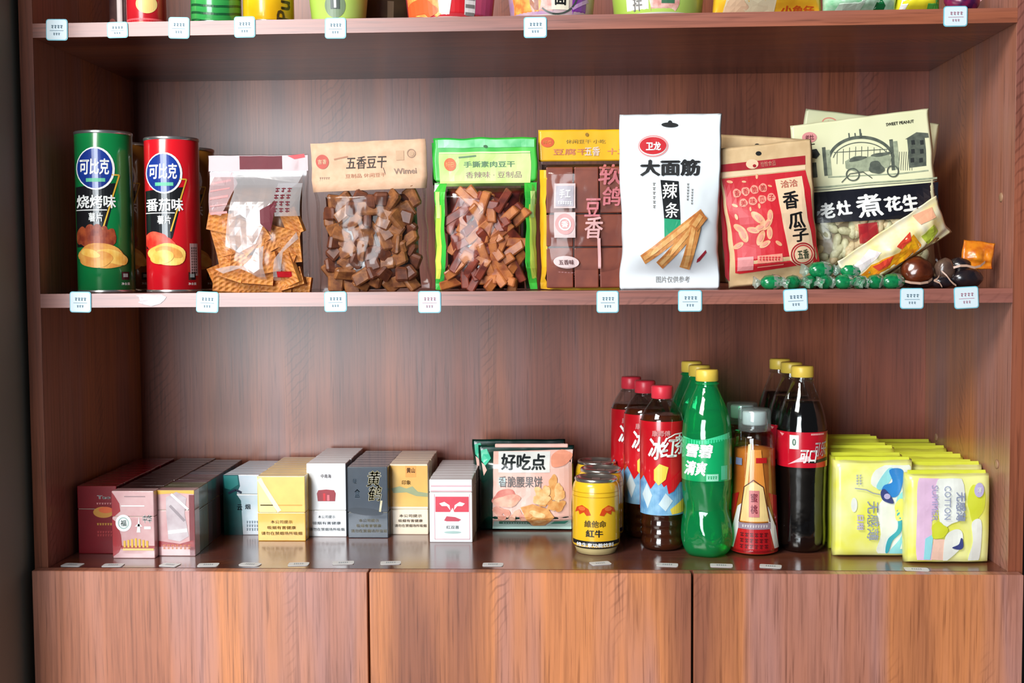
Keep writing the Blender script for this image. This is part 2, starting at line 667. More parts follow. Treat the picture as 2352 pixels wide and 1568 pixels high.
def price_tag(x, z0, z1, w, label, tilt=0.0, red=False):
    t = thing('price_tag', label, 'price tag', (x, -0.0008, z0), (0, tilt, 0), 'price tags on the shelf edges')
    h = z1 - z0
    bm = bmesh.new()

    def slab(mesh_name, ins, y0, y1, m):
        b_ = bmesh.new()
        bmesh.ops.create_cube(b_, size=1)
        for v in b_.verts:
            v.co = Vector((v.co.x * (w - 2 * ins), (y0 if v.co.y < 0 else y1), h / 2 + v.co.z * (h - 2 * ins)))
        ed = [e for e in b_.edges if abs(e.verts[0].co.y - e.verts[1].co.y) > 1e-5]
        bmesh.ops.bevel(b_, geom=ed, offset=0.0034 - ins * .5, segments=4, affect='EDGES', profile=0.5)
        return bm_mesh(mesh_name, b_, m, False)
    bm.free()
    obj('sleeve', slab('sleeve', 0, -0.0012, 0, TAGB), t)
    cd = obj('card', slab('card', 0.0011, -0.0017, -0.0011, TAGW), t)
    P = Print(cd, flatM(w, h, -0.0018), frame(0, 0, 100, 100))
    m = TAGR if red else TAGT
    P.blurb('lettering', m, 52, 36, 56, 22, 1, 4)
    P.rect('lettering', m, 18, 53, 82, 55)
    P.blurb('lettering', m, 50, 70, 34, 16, 1, 3)
    P.build()


for x, z1, z0, w, lb, ti, rd in (
        (0.032, 0.710, 0.683, 0.028, 'white price tag on upper shelf edge, nearest the left cabinet panel', 0.02, 0),
        (0.111, 0.7052, 0.685, 0.027, 'short white price tag on upper shelf edge just left of the red tin', -0.01, 0),
        (0.190, 0.710, 0.683, 0.027, 'white price tag on upper shelf edge between the red and green tins', 0.03, 0),
        (0.275, 0.7095, 0.683, 0.027, 'white price tag on upper shelf edge below the yellow tin', 0.0, 0),
        (0.391, 0.706, 0.680, 0.027, 'white price tag on upper shelf edge below the lime cup', 0.01, 0),
        (0.644, 0.703, 0.677, 0.029, 'white price tag on upper shelf edge below the purple cup', 0.0, 0),
        (1.164, 0.708, 0.683, 0.029, 'white price tag at the right end of upper shelf edge', 0.0, 1),
        (0.053, 0.362, 0.335, 0.028, 'white price tag on middle shelf edge below the green chip can', 0.02, 0),
        (0.219, 0.361, 0.334, 0.029, 'white price tag on middle shelf edge between red can and biscuit bag', 0.04, 0),
        (0.386, 0.3602, 0.334, 0.029, 'white price tag on middle shelf edge below the tan-topped bag', -0.01, 0),
        (0.507, 0.360, 0.332, 0.029, 'white price tag on middle shelf edge below the green-topped bag', 0.0, 1),
        (0.734, 0.359, 0.331, 0.028, 'white price tag on middle shelf edge below the yellow-topped bag', 0.0, 0),
        (0.838, 0.3592, 0.332, 0.030, 'white price tag on middle shelf edge below the white strip bag', 0.0, 0),
        (0.971, 0.360, 0.332, 0.030, 'white price tag on middle shelf edge below the green sweets', -0.05, 0),
        (1.115, 0.360, 0.334, 0.029, 'white price tag on middle shelf edge, second from its right end', 0.0, 0),
        (1.183, 0.3615, 0.334, 0.030, 'white price tag on middle shelf edge, last at its right end', -0.05, 1)):
    price_tag(x, z0, z1, w, lb, ti, rd)

# torn tape left on the shelf edge
bm = bmesh.new()
pts = [(0.126, 0.3565), (0.130, 0.3545), (0.131, 0.350), (0.1285, 0.3475), (0.134, 0.3455), (0.141, 0.344), (0.146, 0.3425), (0.153, 0.3445), (0.158, 0.346), (0.163, 0.350), (0.166, 0.3545), (0.160, 0.3575), (0.150, 0.3570), (0.138, 0.3580)]
ring_f = [bm.verts.new((x, -0.0013 - 0.0006 * random.random(), z)) for x, z in pts]
mid = bm.verts.new((0.146, -0.0022, 0.3505))
for a, b_ in zip(ring_f, ring_f[1:] + ring_f[:1]):
    bm.faces.new((a, mid, b_))
bmesh.ops.recalc_face_normals(bm, faces=bm.faces)
rg = bmesh.ops.extrude_face_region(bm, geom=bm.faces[:])
for v in rg['geom']:
    if isinstance(v, bmesh.types.BMVert):
        v.co.y = -0.0007
bmesh.ops.recalc_face_normals(bm, faces=bm.faces)
tag(obj('tape_scrap', bm_mesh('tape_scrap', bm, mat('torn_tape', (206, 196, 200), 0.3, var=0.3, scale=160), False)),
    'torn whitish tape scrap on middle shelf edge below the red can', 'tape')


# ================================================================ CHIP CANS
def chip_can(label, x, y, r, h, kind, turn=0.0):
    cols = {'green': ((14, 128, 66), (8, 96, 50)), 'red': ((214, 24, 36), (176, 14, 30)), 'gold': ((150, 96, 36), (110, 66, 26))}[kind]
    t = thing('chip_can', label, 'can', (x, y, ZM), (0, 0, face_cam(x, y) + turn), 'chip cans')
    body = mat('can_' + kind, cols[0], 0.22, coat=0.5, col2=cols[1], scale=6)
    prof = [(r * .97, 0.0035), (r, 0.0045), (r, h - 0.0045), (r * .985, h - 0.0035)]
    tb = obj('tube', lathe('tube', prof, body, 56), t)
    obj('bottom_rim', lathe('bottom_rim', [(0, 0.0005), (r * .93, 0.0005), (r * .96, 0), (r * 1.012, 0.0006), (r * 1.015, 0.003), (r * .99, 0.0042)], METAL, 56), t)
    obj('top_rim', lathe('top_rim', [(r * .99, h - 0.0045), (r * 1.015, h - 0.0036), (r * 1.015, h - 0.0008), (r * .99, h), (r * .95, h - 0.0004), (r * .945, h - 0.0022)], METAL, 56), t)
    obj('lid', lathe('lid', [(r * .95, h - 0.0022), (0, h - 0.0020)], mat('can_lid', (214, 224, 222), 0.3), 56), t)
    dark = mat('can_black', (24, 26, 30), 0.25, coat=0.5)
    blue = mat('can_blue', (28, 66, 166), 0.25, coat=0.5, col2=(20, 40, 110), scale=25)
    chipc = mat('chip_print', (228, 170, 84), 0.4, col2=(206, 132, 60), scale=60)
    chipl = mat('chip_light_print', (240, 204, 110), 0.4, col2=(226, 168, 70), scale=60)
    meat = mat('meat_print', (122, 44, 30), 0.4, col2=(170, 80, 44), scale=90)
    tom = mat('tomato_print', (206, 44, 34), 0.4, col2=(236, 96, 70), scale=70)
    P = Print(tb, cylM(prof, 0, h), frame(0, 0, 128, 366), du=0.05, dv=1.0, clip=(0.02, 0.98, 0, 1), off=0.0003)
    # black slanting field behind logo and flavour
    P.poly('dark_field', dark, [(-10, 128), (72, 120), (92, 118), (62, 236), (40, 262), (-10, 262)], 1)
    P.line('gold_slash', GOLDP, [(80, 100), (96, 100), (58, 222)], 3.2, 2)
    P.ell('logo_disc', WHITE, 46, 86, 41, 48, 2)
    P.ell('logo_disc', blue, 44.5, 86, 37, 44.5, 3)
    P.text('lettering', WHITE, '可比克', 44, 82, 62, 36, 4, 0.03, shear=0.05)
    P.rect('logo_mark', mat('logo_green', (90, 190, 150), 0.4), 26, 108, 66, 116, 4)
    P.text('lettering', WHITE, {'green': '烧烤味', 'red': '番茄味', 'gold': '原香味'}[kind], 46, 160, 82, 30, 4, 0.025)
    P.rect('lettering', WHITE, 4, 178, 68, 180, 4)
    P.text('lettering', WHITE, '薯片', 44, 195, 30, 20, 4, 0.02)
    # printed food
    if kind == 'red':
        P.ell('food_picture', tom, 24, 244, 26, 22, 2, wob=.05)
        P.ell('food_picture', tom, 46, 254, 22, 18, 3, wob=.05)
        P.ell('food_picture', chipl, 50, 276, 42, 26, 4, 0.08, wob=.04)
        P.ell('food_picture', chipc, 54, 270, 30, 12, 5, 0.25, wob=.05)
        P.ell('food_picture', chipl, 38, 282, 26, 16, 6, -0.2)
    else:
        for k in range(5):
            P.ell('food_picture', meat, 14 + k * 15, 236 - 6 * math.sin(k), 12, 20, 2, 0.2, wob=.06)
        P.ell('food_picture', meat, 44, 250, 40, 14, 3, 0.05, wob=.06)
        P.ell('food_picture', chipc, 56, 282, 50, 28, 4, 0.15, wob=.04)
        P.ell('food_picture', chipl, 78, 284, 34, 15, 5, 0.35, wob=.04)
        P.ell('food_picture', chipc, 44, 290, 34, 18, 6, -0.1, wob=.04)
        P.ell('food_picture', chipl, 32, 276, 20, 9, 7, 0.3, wob=.04)
    P.rect('weight_badge', dark, 96, 318, 112, 336, 2)
    P.text('lettering', WHITE, '净含量', 104, 345, 18, 6, 3, 0.0)
    P.rect('lettering', mat('label_grey', (150, 160, 160), 0.4), 99, 322, 109, 330, 3)
    if kind == 'red':
        P.rect('side_panel_print', mat('label_box', (190, 150, 150), 0.4), 100, 250, 118, 326, 2)
        P.blurb('lettering', dark, 109, 290, 14, 64, 10, 3, 3)
    P.build()
    return t


chip_can('green tube can of potato chips at the left end of middle shelf', 0.0629, 0.065, 0.0372, 0.2140, 'green')
chip_can('red tube can of potato chips beside the green can', 0.1570, 0.060, 0.0355, 0.2045, 'red')
chip_can('brown-gold tube can of chips standing behind the green can', 0.0565, 0.150, 0.0355, 0.2080, 'gold', 0.15)
chip_can('brown-gold tube can of chips standing behind the red can', 0.1525, 0.145, 0.0355, 0.1990, 'gold', 0.15)


# ================================================================ BAGS
class Bag:
    """a filled pouch: front and back sheet joined along the edge"""

    def __init__(s, w, h, t, seal_top=.12, seal_bot=.04, wr=.0014, seed=0, pinch=.03, edge=.0016, freq=42, ua=.6, belly=.5, side=0.0):
        s.__dict__.update(locals())

    def prof(s, v):
        a = sstep(s.seal_bot, s.seal_bot + .16, v)
        b_ = 1 - sstep(1 - s.seal_top - s.belly, 1 - s.seal_top, v)
        return a * b_

    def T(s, u, v):
        u = min(1, max(0, u)); v = min(1, max(0, v))
        a = max(0.0, math.sin(math.pi * u)) ** s.ua
        p_ = s.prof(v)
        n = noise.noise(Vector((u * s.w * s.freq, v * s.h * s.freq * .7, s.seed))) + .5 * noise.noise(Vector((u * s.w * s.freq * 2.3, v * s.h * s.freq * 1.6, s.seed + 9)))
        return s.t / 2 * a * p_ + s.wr * n * min(1, 6 * u, 6 * (1 - u)) * (.25 + .75 * p_)

    def xz(s, u, v):
        e = s.edge * noise.noise(Vector((0.3 if u < .5 else 5.3, v * s.h * 45, s.seed + 3)))
        k = 1 - s.pinch * s.prof(v)
        return (u - .5) * s.w * k + e * abs(2 * u - 1), v * s.h + s.edge * .6 * noise.noise(Vector((u * s.w * 40, 0 if v < .5 else 7, s.seed))) * abs(2 * v - 1) ** 6

    def M(s, u, v, off):
        x, z = s.xz(u, v)
        return Vector((x, -s.T(u, v) - off, z))

    def mesh(s, name, m, nu=34, nv=44, v0=0.0, v1=1.0, grow=0.0, u0=0.0, u1=1.0):
        vs, fs = [], []
        idx = {}
        for side in (0, 1):
            for j in range(nv + 1):
                for i in range(nu + 1):
                    u = u0 + (u1 - u0) * i / nu; v = v0 + (v1 - v0) * j / nv
                    if side and (i in (0, nu) or j in (0, nv)):
                        idx[side, i, j] = idx[0, i, j]; continue
                    x, z = s.xz(u, v)
                    t_ = s.T(u, v) + grow
                    y = -t_ if not side else max(t_ * .9, 0) + .0004
                    vs.append((x, y, z)); idx[side, i, j] = len(vs) - 1
        for side in (0, 1):
            for j in range(nv):
                for i in range(nu):
                    q = (idx[side, i, j], idx[side, i + 1, j], idx[side, i + 1, j + 1], idx[side, i, j + 1])
                    fs.append(q if not side else q[::-1])
        return mesh(name, vs, fs, m)


def chunk_mesh(name, sx, sy, sz, m, jit=.18, bev=.2, seed=0):
    rnd = random.Random(seed)
    bm = bmesh.new()
    bmesh.ops.create_cube(bm, size=1)
    for v in bm.verts:
        v.co = Vector((v.co.x * sx * (1 + rnd.uniform(-jit, jit)), v.co.y * sy * (1 + rnd.uniform(-jit, jit)), v.co.z * sz * (1 + rnd.uniform(-jit, jit))))
    bmesh.ops.bevel(bm, geom=bm.edges[:], offset=min(sx, sy, sz) * bev, segments=1, affect='EDGES')
    return bm_mesh(name, bm, m, False)


# ---- clear bag of waffle biscuits
t = thing('biscuit_bag', 'clear bag of golden waffle biscuits with maroon and pink printed top', 'snack bag', (0.277, 0.055, ZM), (0.06, 0, 0.02))
B = Bag(0.133, 0.181, 0.066, .14, .0, .0026, 3, .02, .002, 34, .22, .25)
core = mat('biscuit_filling', (96, 58, 34), 0.7, col2=(150, 96, 52), scale=70)
inner = Bag(0.114, 0.150, 0.036, .1, .0, .0, 3, .02, 0, 40, .25, .2)
obj('filling', inner.mesh('filling', core, 16, 20, 0.02, .92), t)
waf = mat('waffle', (206, 136, 62), 0.6, col2=(176, 104, 44), scale=120, bump=.4)


def waffle_mesh(name, sx, sz, seed):
    """a thick tile with a raised lattice"""
    bm = bmesh.new()
    n, mm = 5, 4
    th = .006
    grid = {}
    for j in range(2 * mm + 1):
        for i in range(2 * n + 1):
            h_ = 0.0 if (i % 2 and j % 2) else 1.0
            grid[i, j] = bm.verts.new(((i / (2 * n) - .5) * sx, -th / 2 - .0016 * h_, (j / (2 * mm) - .5) * sz))
    for j in range(2 * mm):
        for i in range(2 * n):
            bm.faces.new((grid[i, j], grid[i + 1, j], grid[i + 1, j + 1], grid[i, j + 1]))
    bk = [bm.verts.new((x * sx / 2, th / 2, z * sz / 2)) for x, z in ((-1, -1), (1, -1), (1, 1), (-1, 1))]
    bm.faces.new(bk[::-1])
    for (a, c_), (b0, b1) in (((0, 'x'), (0, 1)),):
        pass
    lo = [grid[i, 0] for i in range(2 * n + 1)]; hi = [grid[i, 2 * mm] for i in range(2 * n + 1)]
    le = [grid[0, j] for j in range(2 * mm + 1)]; ri = [grid[2 * n, j] for j in range(2 * mm + 1)]
    bm.faces.new(lo[::-1] + [bk[0], bk[1]]); bm.faces.new(ri[::-1] + [bk[1], bk[2]])
    bm.faces.new(hi + [bk[2], bk[3]]); bm.faces.new(le + [bk[3], bk[0]])
    bmesh.ops.recalc_face_normals(bm, faces=bm.faces)
    return bm_mesh(name, bm, waf, False)


wm = [waffle_mesh('waffle_biscuit', 0.040, 0.026, 1), waffle_mesh('waffle_biscuit', 0.034, 0.024, 2)]
rnd = random.Random(11)
for k, (u, v, a) in enumerate(((.13, .10, .1), (.40, .07, -.05), (.70, .09, .1), (.88, .12, -.3), (.14, .33, 1.4), (.33, .27, .15), (.58, .26, -.2), (.80, .30, .4), (.10, .46, 1.3), (.62, .44, -.5),
                               (.82, .48, .25), (.36, .46, .8), (.90, .40, 1.5), (.20, .20, .3), (.50, .16, .1), (.30, .58, .6), (.86, .20, 1.2), (.52, .54, 1.0), (.10, .62, .2), (.92, .62, 1.2), (.05, .12, 1.2), (.95, .06, .1))):
    p_ = inner.M(u, v, 0.001 + .004 * rnd.random())
    obj('waffle_biscuit', wm[k % 2], t, p_, (rnd.uniform(-.25, .25), a, rnd.uniform(-.3, .3)))
obj('film', B.mesh('film', CLEAR2, 40, 52), t)
A = frame(484, 355, 712, 668)
P = Print(t, B.M, A, .06, .06)
MAR = mat('maroon_print', (104, 22, 38), 0.6)
PKW = film('pink_white_film', (236, 214, 216), .03, .2, .75, (226, 196, 200))
SIL = film('white_glare_film', (240, 240, 244), .05, .22, .45, (236, 236, 240))
P.rect('top_band', PKW, 486, 357, 710, 392, 1)
P.rect('top_band', MAR, 556, 358, 652, 388, 2)
P.poly('top_band', REDP, [(664, 358), (702, 354), (704, 362), (680, 366)], 2)
P.poly('side_print', PKW, [(488, 394), (540, 394), (552, 420), (534, 470), (520, 492), (488, 486)], 1)
P.poly('white_panel_or_glare', SIL, [(540, 398), (700, 396), (690, 420), (640, 462), (622, 505), (600, 555), (560, 575), (528, 560), (536, 500), (548, 440)], 2)  # the white patches on this bag are mostly film reflections, painted on
P.rect('white_panel_or_glare', SIL, 645, 420, 700, 494, 3)
P.poly('maroon_patch', MAR, [(612, 480), (650, 460), (640, 505), (634, 530), (612, 510)], 3)
P.poly('white_panel_or_glare', SIL, [(588, 588), (600, 566), (618, 560), (614, 600), (620, 640), (606, 636), (586, 620), (560, 610), (520, 622), (500, 612), (540, 604), (570, 604)], 2)
P.poly('white_panel_or_glare', SIL, [(690, 530), (694, 545), (660, 575), (650, 640), (634, 640), (640, 590)], 2)
P.rect('red_badge', REDP, 645, 618, 678, 632, 3)
P.blurb('lettering', MAR, 660, 458, 40, 60, 4, 3, 4)
for k in range(5):
    P.line('side_print', PINKP, [(492, 420 + k * 17), (536, 412 + k * 18)], 5 - (k % 2) * 2, 2)
P.build()

# ---- bag of tofu cubes with a tan card header
t = thing('dried_tofu_bag', 'clear bag of brown dried tofu cubes with a tan card header', 'snack bag', (0.429, 0.055, ZM), (0.05, -0.03, 0.0))
B = Bag(0.150, 0.193, 0.056, .24, .02, .0022, 14, .02, .002, 40, .35, .12)
inner = Bag(0.122, 0.136, 0.032, .0, .02, .0, 14, .02, 0, 40, .4, .12)
obj('filling', inner.mesh('filling', mat('braise_dark', (44, 20, 16), 0.35, coat=.4, col2=(70, 34, 22), scale=60), 16, 20, .02, .93), t)
tof = mat('tofu_brown', (150, 94, 50), 0.5, coat=.08, col2=(104, 58, 34), scale=110)
tof2 = mat('tofu_dark', (112, 60, 36), 0.5, coat=.08, col2=(84, 42, 28), scale=90)
cm = [chunk_mesh('tofu_cube', .019 + .004 * (i % 3), .010, .017 + .003 * (i % 2), tof if i % 3 else tof2, .2, .26, i) for i in range(6)]
rnd = random.Random(5)
for j in range(9):
    for i in range(7):
        u, v = (i + .5 + rnd.uniform(-.3, .3)) / 7, .04 + .90 * (j + .5 + rnd.uniform(-.3, .3)) / 9
        p_ = inner.M(u, v, rnd.uniform(-.002, .003))
        obj('tofu_cube', cm[rnd.randrange(6)], t, p_, (rnd.uniform(-.6, .6), rnd.uniform(0, 3.1), rnd.uniform(-.6, .6)))
obj('film', B.mesh('film', CLEAR, 40, 52, 0, .74), t)
card = mat('kraft_card', (220, 180, 150), 0.7, col2=(208, 166, 136), scale=80)
hd = bmesh.new()
n = 20
vv = []
for j in range(5):
    for i in range(n + 1):
        u, v = i / n, .69 + (1.02 - .69) * j / 4
        p_ = B.M(u, v, .0012)
        vv.append(hd.verts.new((p_.x * 1.01, p_.y, p_.z)))
for j in range(4):
    for i in range(n):
        hd.faces.new((vv[j * (n + 1) + i], vv[j * (n + 1) + i + 1], vv[(j + 1) * (n + 1) + i + 1], vv[(j + 1) * (n + 1) + i]))
ex = bmesh.ops.extrude_face_region(hd, geom=hd.faces[:])
for v in ex['geom']:
    if isinstance(v, bmesh.types.BMVert):
        v.co.y += .0026
bmesh.ops.recalc_face_normals(hd, faces=hd.faces)
hc = obj('header_card', bm_mesh('header_card', hd, card), t)
P = Print(hc, lambda u, v, off: (lambda p_: Vector((p_.x * 1.01, p_.y, p_.z)))(B.M(u, v, .0014 + off)), Art((722, 340), (985, 332), (726, 670)), .05, .04)
RBR = mat('logo_redbrown', (190, 70, 50), 0.5)
P.ell('logo_disc', RBR, 747, 374, 15, 16, 1)
P.text('logo_mark', mat('logo_cream', (240, 190, 150), .5), '吉香', 747, 374, 20, 11, 2, .02)
P.text('lettering', mat('ink_dark', (62, 50, 44), .6), '五香豆干', 848, 376, 92, 28, 1, .012, shear=.1)
P.line('lettering', mat('ink_dark', (62, 50, 44), .6), [(886, 388), (890, 402)], 1.2, 1)
P.text('lettering', mat('ink_brown', (176, 124, 96), .6), '豆制品 休闲豆干', 845, 405, 92, 9, 1, 0)
P.line('lettering', mat('ink_brown', (176, 124, 96), .6), [(774, 369), (806, 363)], 3, 1)
P.rect('stamp', mat('stamp_tan', (196, 160, 128), .6), 916, 351, 934, 372, 1)
P.ring('stamp', mat('stamp_grey', (160, 130, 106), .6), 951, 357, 10, 10, 2.2, 1)
P.ell('stamp', mat('stamp_tan', (196, 160, 128), .6), 951, 357, 6, 6, 1)
P.text('lettering', mat('ink_grey', (150, 124, 108), .6), 'Wimei', 936, 396, 52, 13, 1, .03)
P.blurb('lettering', mat('ink_grey', (150, 124, 108), .6), 752, 414, 24, 14, 2, 5, 1)
P.build()

# ---- green-topped bags of tofu strips: one in front, one behind it
GRN = mat('bag_green', (44, 168, 66), 0.28, coat=.4, col2=(70, 190, 60), scale=14)
LIM = mat('bag_lime', (168, 220, 104), 0.3, coat=.3, col2=(206, 232, 150), scale=16)
MNT = mat('bag_mint', (160, 232, 180), 0.25, coat=.4, col2=(90, 190, 120), scale=30)
YEL = mat('bag_yellowgreen', (226, 226, 96), 0.3, coat=.3, col2=(180, 214, 80), scale=14)
ORD = mat('logo_orange', (214, 96, 36), 0.4)
stripm = mat('tofu_strip', (186, 112, 56), 0.48, coat=.1, col2=(140, 70, 38), scale=80)
stripd = mat('tofu_strip_dark', (134, 56, 36), 0.48, coat=.1, col2=(92, 34, 26), scale=80)
sm = [chunk_mesh('tofu_strip', .0105 + .002 * (i % 2), .007, .033 + .005 * (i % 3), stripm if i % 2 else stripd, .15, .2, 20 + i) for i in range(6)]


def strip_bag(label, x, y, rot, seed, full):
    t = thing('tofu_strip_bag', label, 'snack bag', (x, y, ZM), (0.05, 0, rot), 'green bags of tofu strips')
    B = Bag(0.136, 0.199, 0.054, .27, .02, .0020, seed, .02, .0025, 40, .35, .12)
    inner = Bag(0.100, 0.138, 0.034, .06, .02, .0, seed, .02, 0, 40, .5, .12)
    obj('filling', inner.mesh('filling', mat('braise_red', (84, 24, 18), 0.3, coat=.5, col2=(50, 14, 14), scale=60), 14, 18, .02, .97), t)
    rnd = random.Random(seed)
    n = 62 if full else 14
    for k in range(n):
        u, v = .07 + .86 * (k % 7 + rnd.uniform(.1, .9)) / 7, .07 + .82 * (k // 7 + rnd.uniform(.1, .9)) / 9
        p_ = inner.M(u, v, rnd.uniform(-.002, .003))
        obj('tofu_strip', sm[rnd.randrange(6)], t, p_, (rnd.uniform(-.3, .3), rnd.gauss(.25, .9), rnd.uniform(-.4, .4)))
    obj('film', B.mesh('film', CLEAR, 40, 50, 0, .75), t)
    # printed plastic: header and the two side strips
    hdr = obj('header', B.mesh('header', GRN, 36, 14, .715, 1.0, .0010), t)
    A = frame(990, 318, 1232, 668)
    P = Print(t, B.M, A, .05, .05, .0005)
    for side in (0, 1):
        f = (lambda x: 990 + x) if side == 0 else (lambda x: 1232 - x)
        P.poly('side_strip', GRN, [(f(1), 420), (f(30), 420), (f(26), 470), (f(24), 520), (f(28), 600), (f(18), 665), (f(1), 665)], 1)
        P.poly('side_strip', YEL, [(f(2), 470), (f(17), 470), (f(15), 560), (f(17), 610), (f(12), 640), (f(2), 640)], 2)
        P.poly('side_strip', LIM, [(f(4), 440), (f(15), 440), (f(13), 500), (f(4), 500)], 3)
    P.build()
    P = Print(hdr, lambda u, v, off: B.M(u, v, .0012 + off), A, .05, .04, .0004)
    P.rect('top_band', MNT, 1000, 322, 1226, 340, 1)
    P.rect('header_panel', LIM, 1004, 354, 1216, 421, 1)
    P.line('top_band', mat('band_pale', (206, 246, 160), .3), [(1004, 352), (1216, 351)], 3.5, 2)
    P.ell('logo_disc', ORD, 1030, 378, 14, 15, 2)
    P.text('logo_mark', mat('logo_pale', (250, 176, 110), .5), '好巴', 1030, 378, 20, 12, 3, .02)
    P.text('lettering', mat('ink_green', (96, 130, 96), .5), '手撕素肉豆干', 1120, 378, 118, 14, 2, .03)
    P.text('lettering', mat('ink_mauve', (176, 140, 140), .5), '香辣味 · 豆制品', 1130, 402, 130, 15, 2, .01)
    P.line('lettering', mat('ink_green', (96, 130, 96), .5), [(1050, 362), (1090, 359)], 4, 2)
    P.ell('notch', mat('notch_dark', (30, 90, 40), .5), 1112, 338, 5, 3, 3)
    P.build()
    return t


strip_bag('clear bag of reddish tofu strips with a green printed header', 0.577, 0.050, 0.0, 31, True)
strip_bag('green-and-yellow edged bag of tofu strips half hidden behind the front one', 0.570, 0.105, 0.0, 47, False)

# ---- yellow-topped bag of tofu slabs
t = thing('tofu_slab_bag', 'clear bag of flat brown tofu slabs with a yellow printed top', 'snack bag', (0.708, 0.060, ZM), (0.05, 0.0, 0.02))
B = Bag(0.124, 0.209, 0.042, .19, .015, .0016, 55, .015, .0022, 40, .3, .08)
inner = Bag(0.116, 0.166, 0.026, .02, .02, .0, 55, .015, 0, 40, .3, .06)
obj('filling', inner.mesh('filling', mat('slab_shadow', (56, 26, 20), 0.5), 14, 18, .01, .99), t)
slab = mat('tofu_slab', (138, 68, 46), 0.42, coat=.25, col2=(112, 50, 36), scale=30)
for j, (v0, v1) in enumerate(((.02, .34), (.345, .60), (.605, .97))):
    for i, (u0, u1) in enumerate(((.04, .35), (.36, .64), (.65, .96))):
        p_ = inner.M((u0 + u1) / 2, (v0 + v1) / 2, .0005)
        me = box('tofu_slab', -.5 * (u1 - u0) * .113, .5 * (u1 - u0) * .113, -.003, .004, -.5 * (v1 - v0) * .163, .5 * (v1 - v0) * .163, slab, .0014, 2)
        obj('tofu_slab', me, t, p_, (0, rnd.uniform(-.02, .02), rnd.uniform(-.03, .03)))
obj('film', B.mesh('film', CLEAR, 40, 50, 0, .82), t)
YTOP = mat('bag_yellow', (240, 184, 40), 0.3, coat=.4, col2=(226, 168, 30), scale=18)
hdr = obj('header', B.mesh('header', YTOP, 36, 14, .805, 1.0, .0010), t)
A = Art((1237, 312), (1455, 302), (1237, 668))
P = Print(t, B.M, A, .05, .05, .0005)
P.poly('side_strip', YTOP, [(1238, 400), (1256, 400), (1252, 470), (1256, 560), (1250, 640), (1262, 660), (1240, 664)], 1)
P.poly('side_strip', YTOP, [(1240, 664), (1240, 648), (1300, 654), (1400, 652), (1420, 640), (1450, 656), (1452, 666)], 1)
P.poly('side_strip', mat('bag_pale_edge', (232, 206, 150), .35), [(1448, 400), (1455, 400), (1455, 640), (1450, 640)], 1)
SQ = mat('label_pinkgrey', (214, 190, 190), .45)
SQ2 = mat('label_rose', (206, 150, 150), .45)
P.rect('label_square', SQ, 1271, 428, 1320, 482, 2)
P.rect('label_square', mat('label_greyblue', (176, 170, 180), .45), 1275, 433, 1316, 478, 3)
P.text('lettering', WHITE, '手工', 1296, 450, 26, 20, 4, .02)
P.blurb('lettering', WHITE, 1296, 470, 32, 10, 1, 6, 4)
P.rect('label_square', SQ, 1271, 491, 1320, 547, 2)
P.ell('label_square', SQ2, 1296, 517, 22, 23, 3)
P.ring('label_square', WHITE, 1296, 517, 14, 14, 3, 4)
P.text('lettering', WHITE, '香', 1296, 517, 16, 14, 4, .02)
BR = mat('brush_pink', (206, 120, 128), .45)
BR2 = mat('brush_pale', (226, 176, 176), .45)
P.text('lettering', BR, '软', 1400, 404, 54, 46, 3, .022, shear=.1)
P.text('lettering', BR, '鸽', 1404, 452, 44, 42, 3, .022, shear=.1)
P.text('lettering', BR, '豆', 1360, 478, 36, 40, 3, .022, shear=.1)
P.text('lettering', BR2, '香', 1362, 522, 42, 48, 3, .022, shear=.1)
P.line('lettering', BR2, [(1374, 545), (1376, 612)], 7, 3)
P.ell('oval_badge', SQ, 1298, 601, 30, 14, 3)
P.text('lettering', mat('ink_plum', (96, 50, 50), .5), '五香味', 1298, 601, 36, 11, 4, .02)
P.blurb('lettering', SQ2, 1308, 632, 60, 22, 2, 8, 3)
P.rect('label_strip', SQ, 1357, 625, 1420, 638, 3)
P.blurb('lettering', mat('ink_plum', (96, 50, 50), .5), 1388, 631, 54, 9, 1, 8, 4)
P.build()
P = Print(hdr, lambda u, v, off: B.M(u, v, .0013 + off), A, .05, .04, .0004)
P.ell('logo_disc', mat('logo_redorange', (206, 78, 24), .4), 1258, 338, 15, 11, 1, -.1)
P.text('logo_mark', mat('logo_amber', (246, 150, 60), .4), '好巴', 1258, 338, 20, 8, 2, .02)
P.text('lettering', mat('ink_olive', (176, 150, 60), .5), '休闲豆干 小吃', 1345, 333, 90, 9, 1, .01)
P.text('lettering', mat('ink_rose', (214, 130, 90), .5), '豆腐干', 1310, 357, 80, 14, 1, .02)
P.text('lettering', mat('ink_paleplum', (226, 206, 200), .5), '五香', 1360, 354, 34, 20, 2, .02)
P.text('lettering', mat('ink_rose', (214, 130, 90), .5), '十二', 1416, 352, 44, 14, 1, .02)
P.ell('hang_hole', mat('hole_olive', (150, 110, 20), .5), 1348, 318, 4, 4, 2)
P.build()

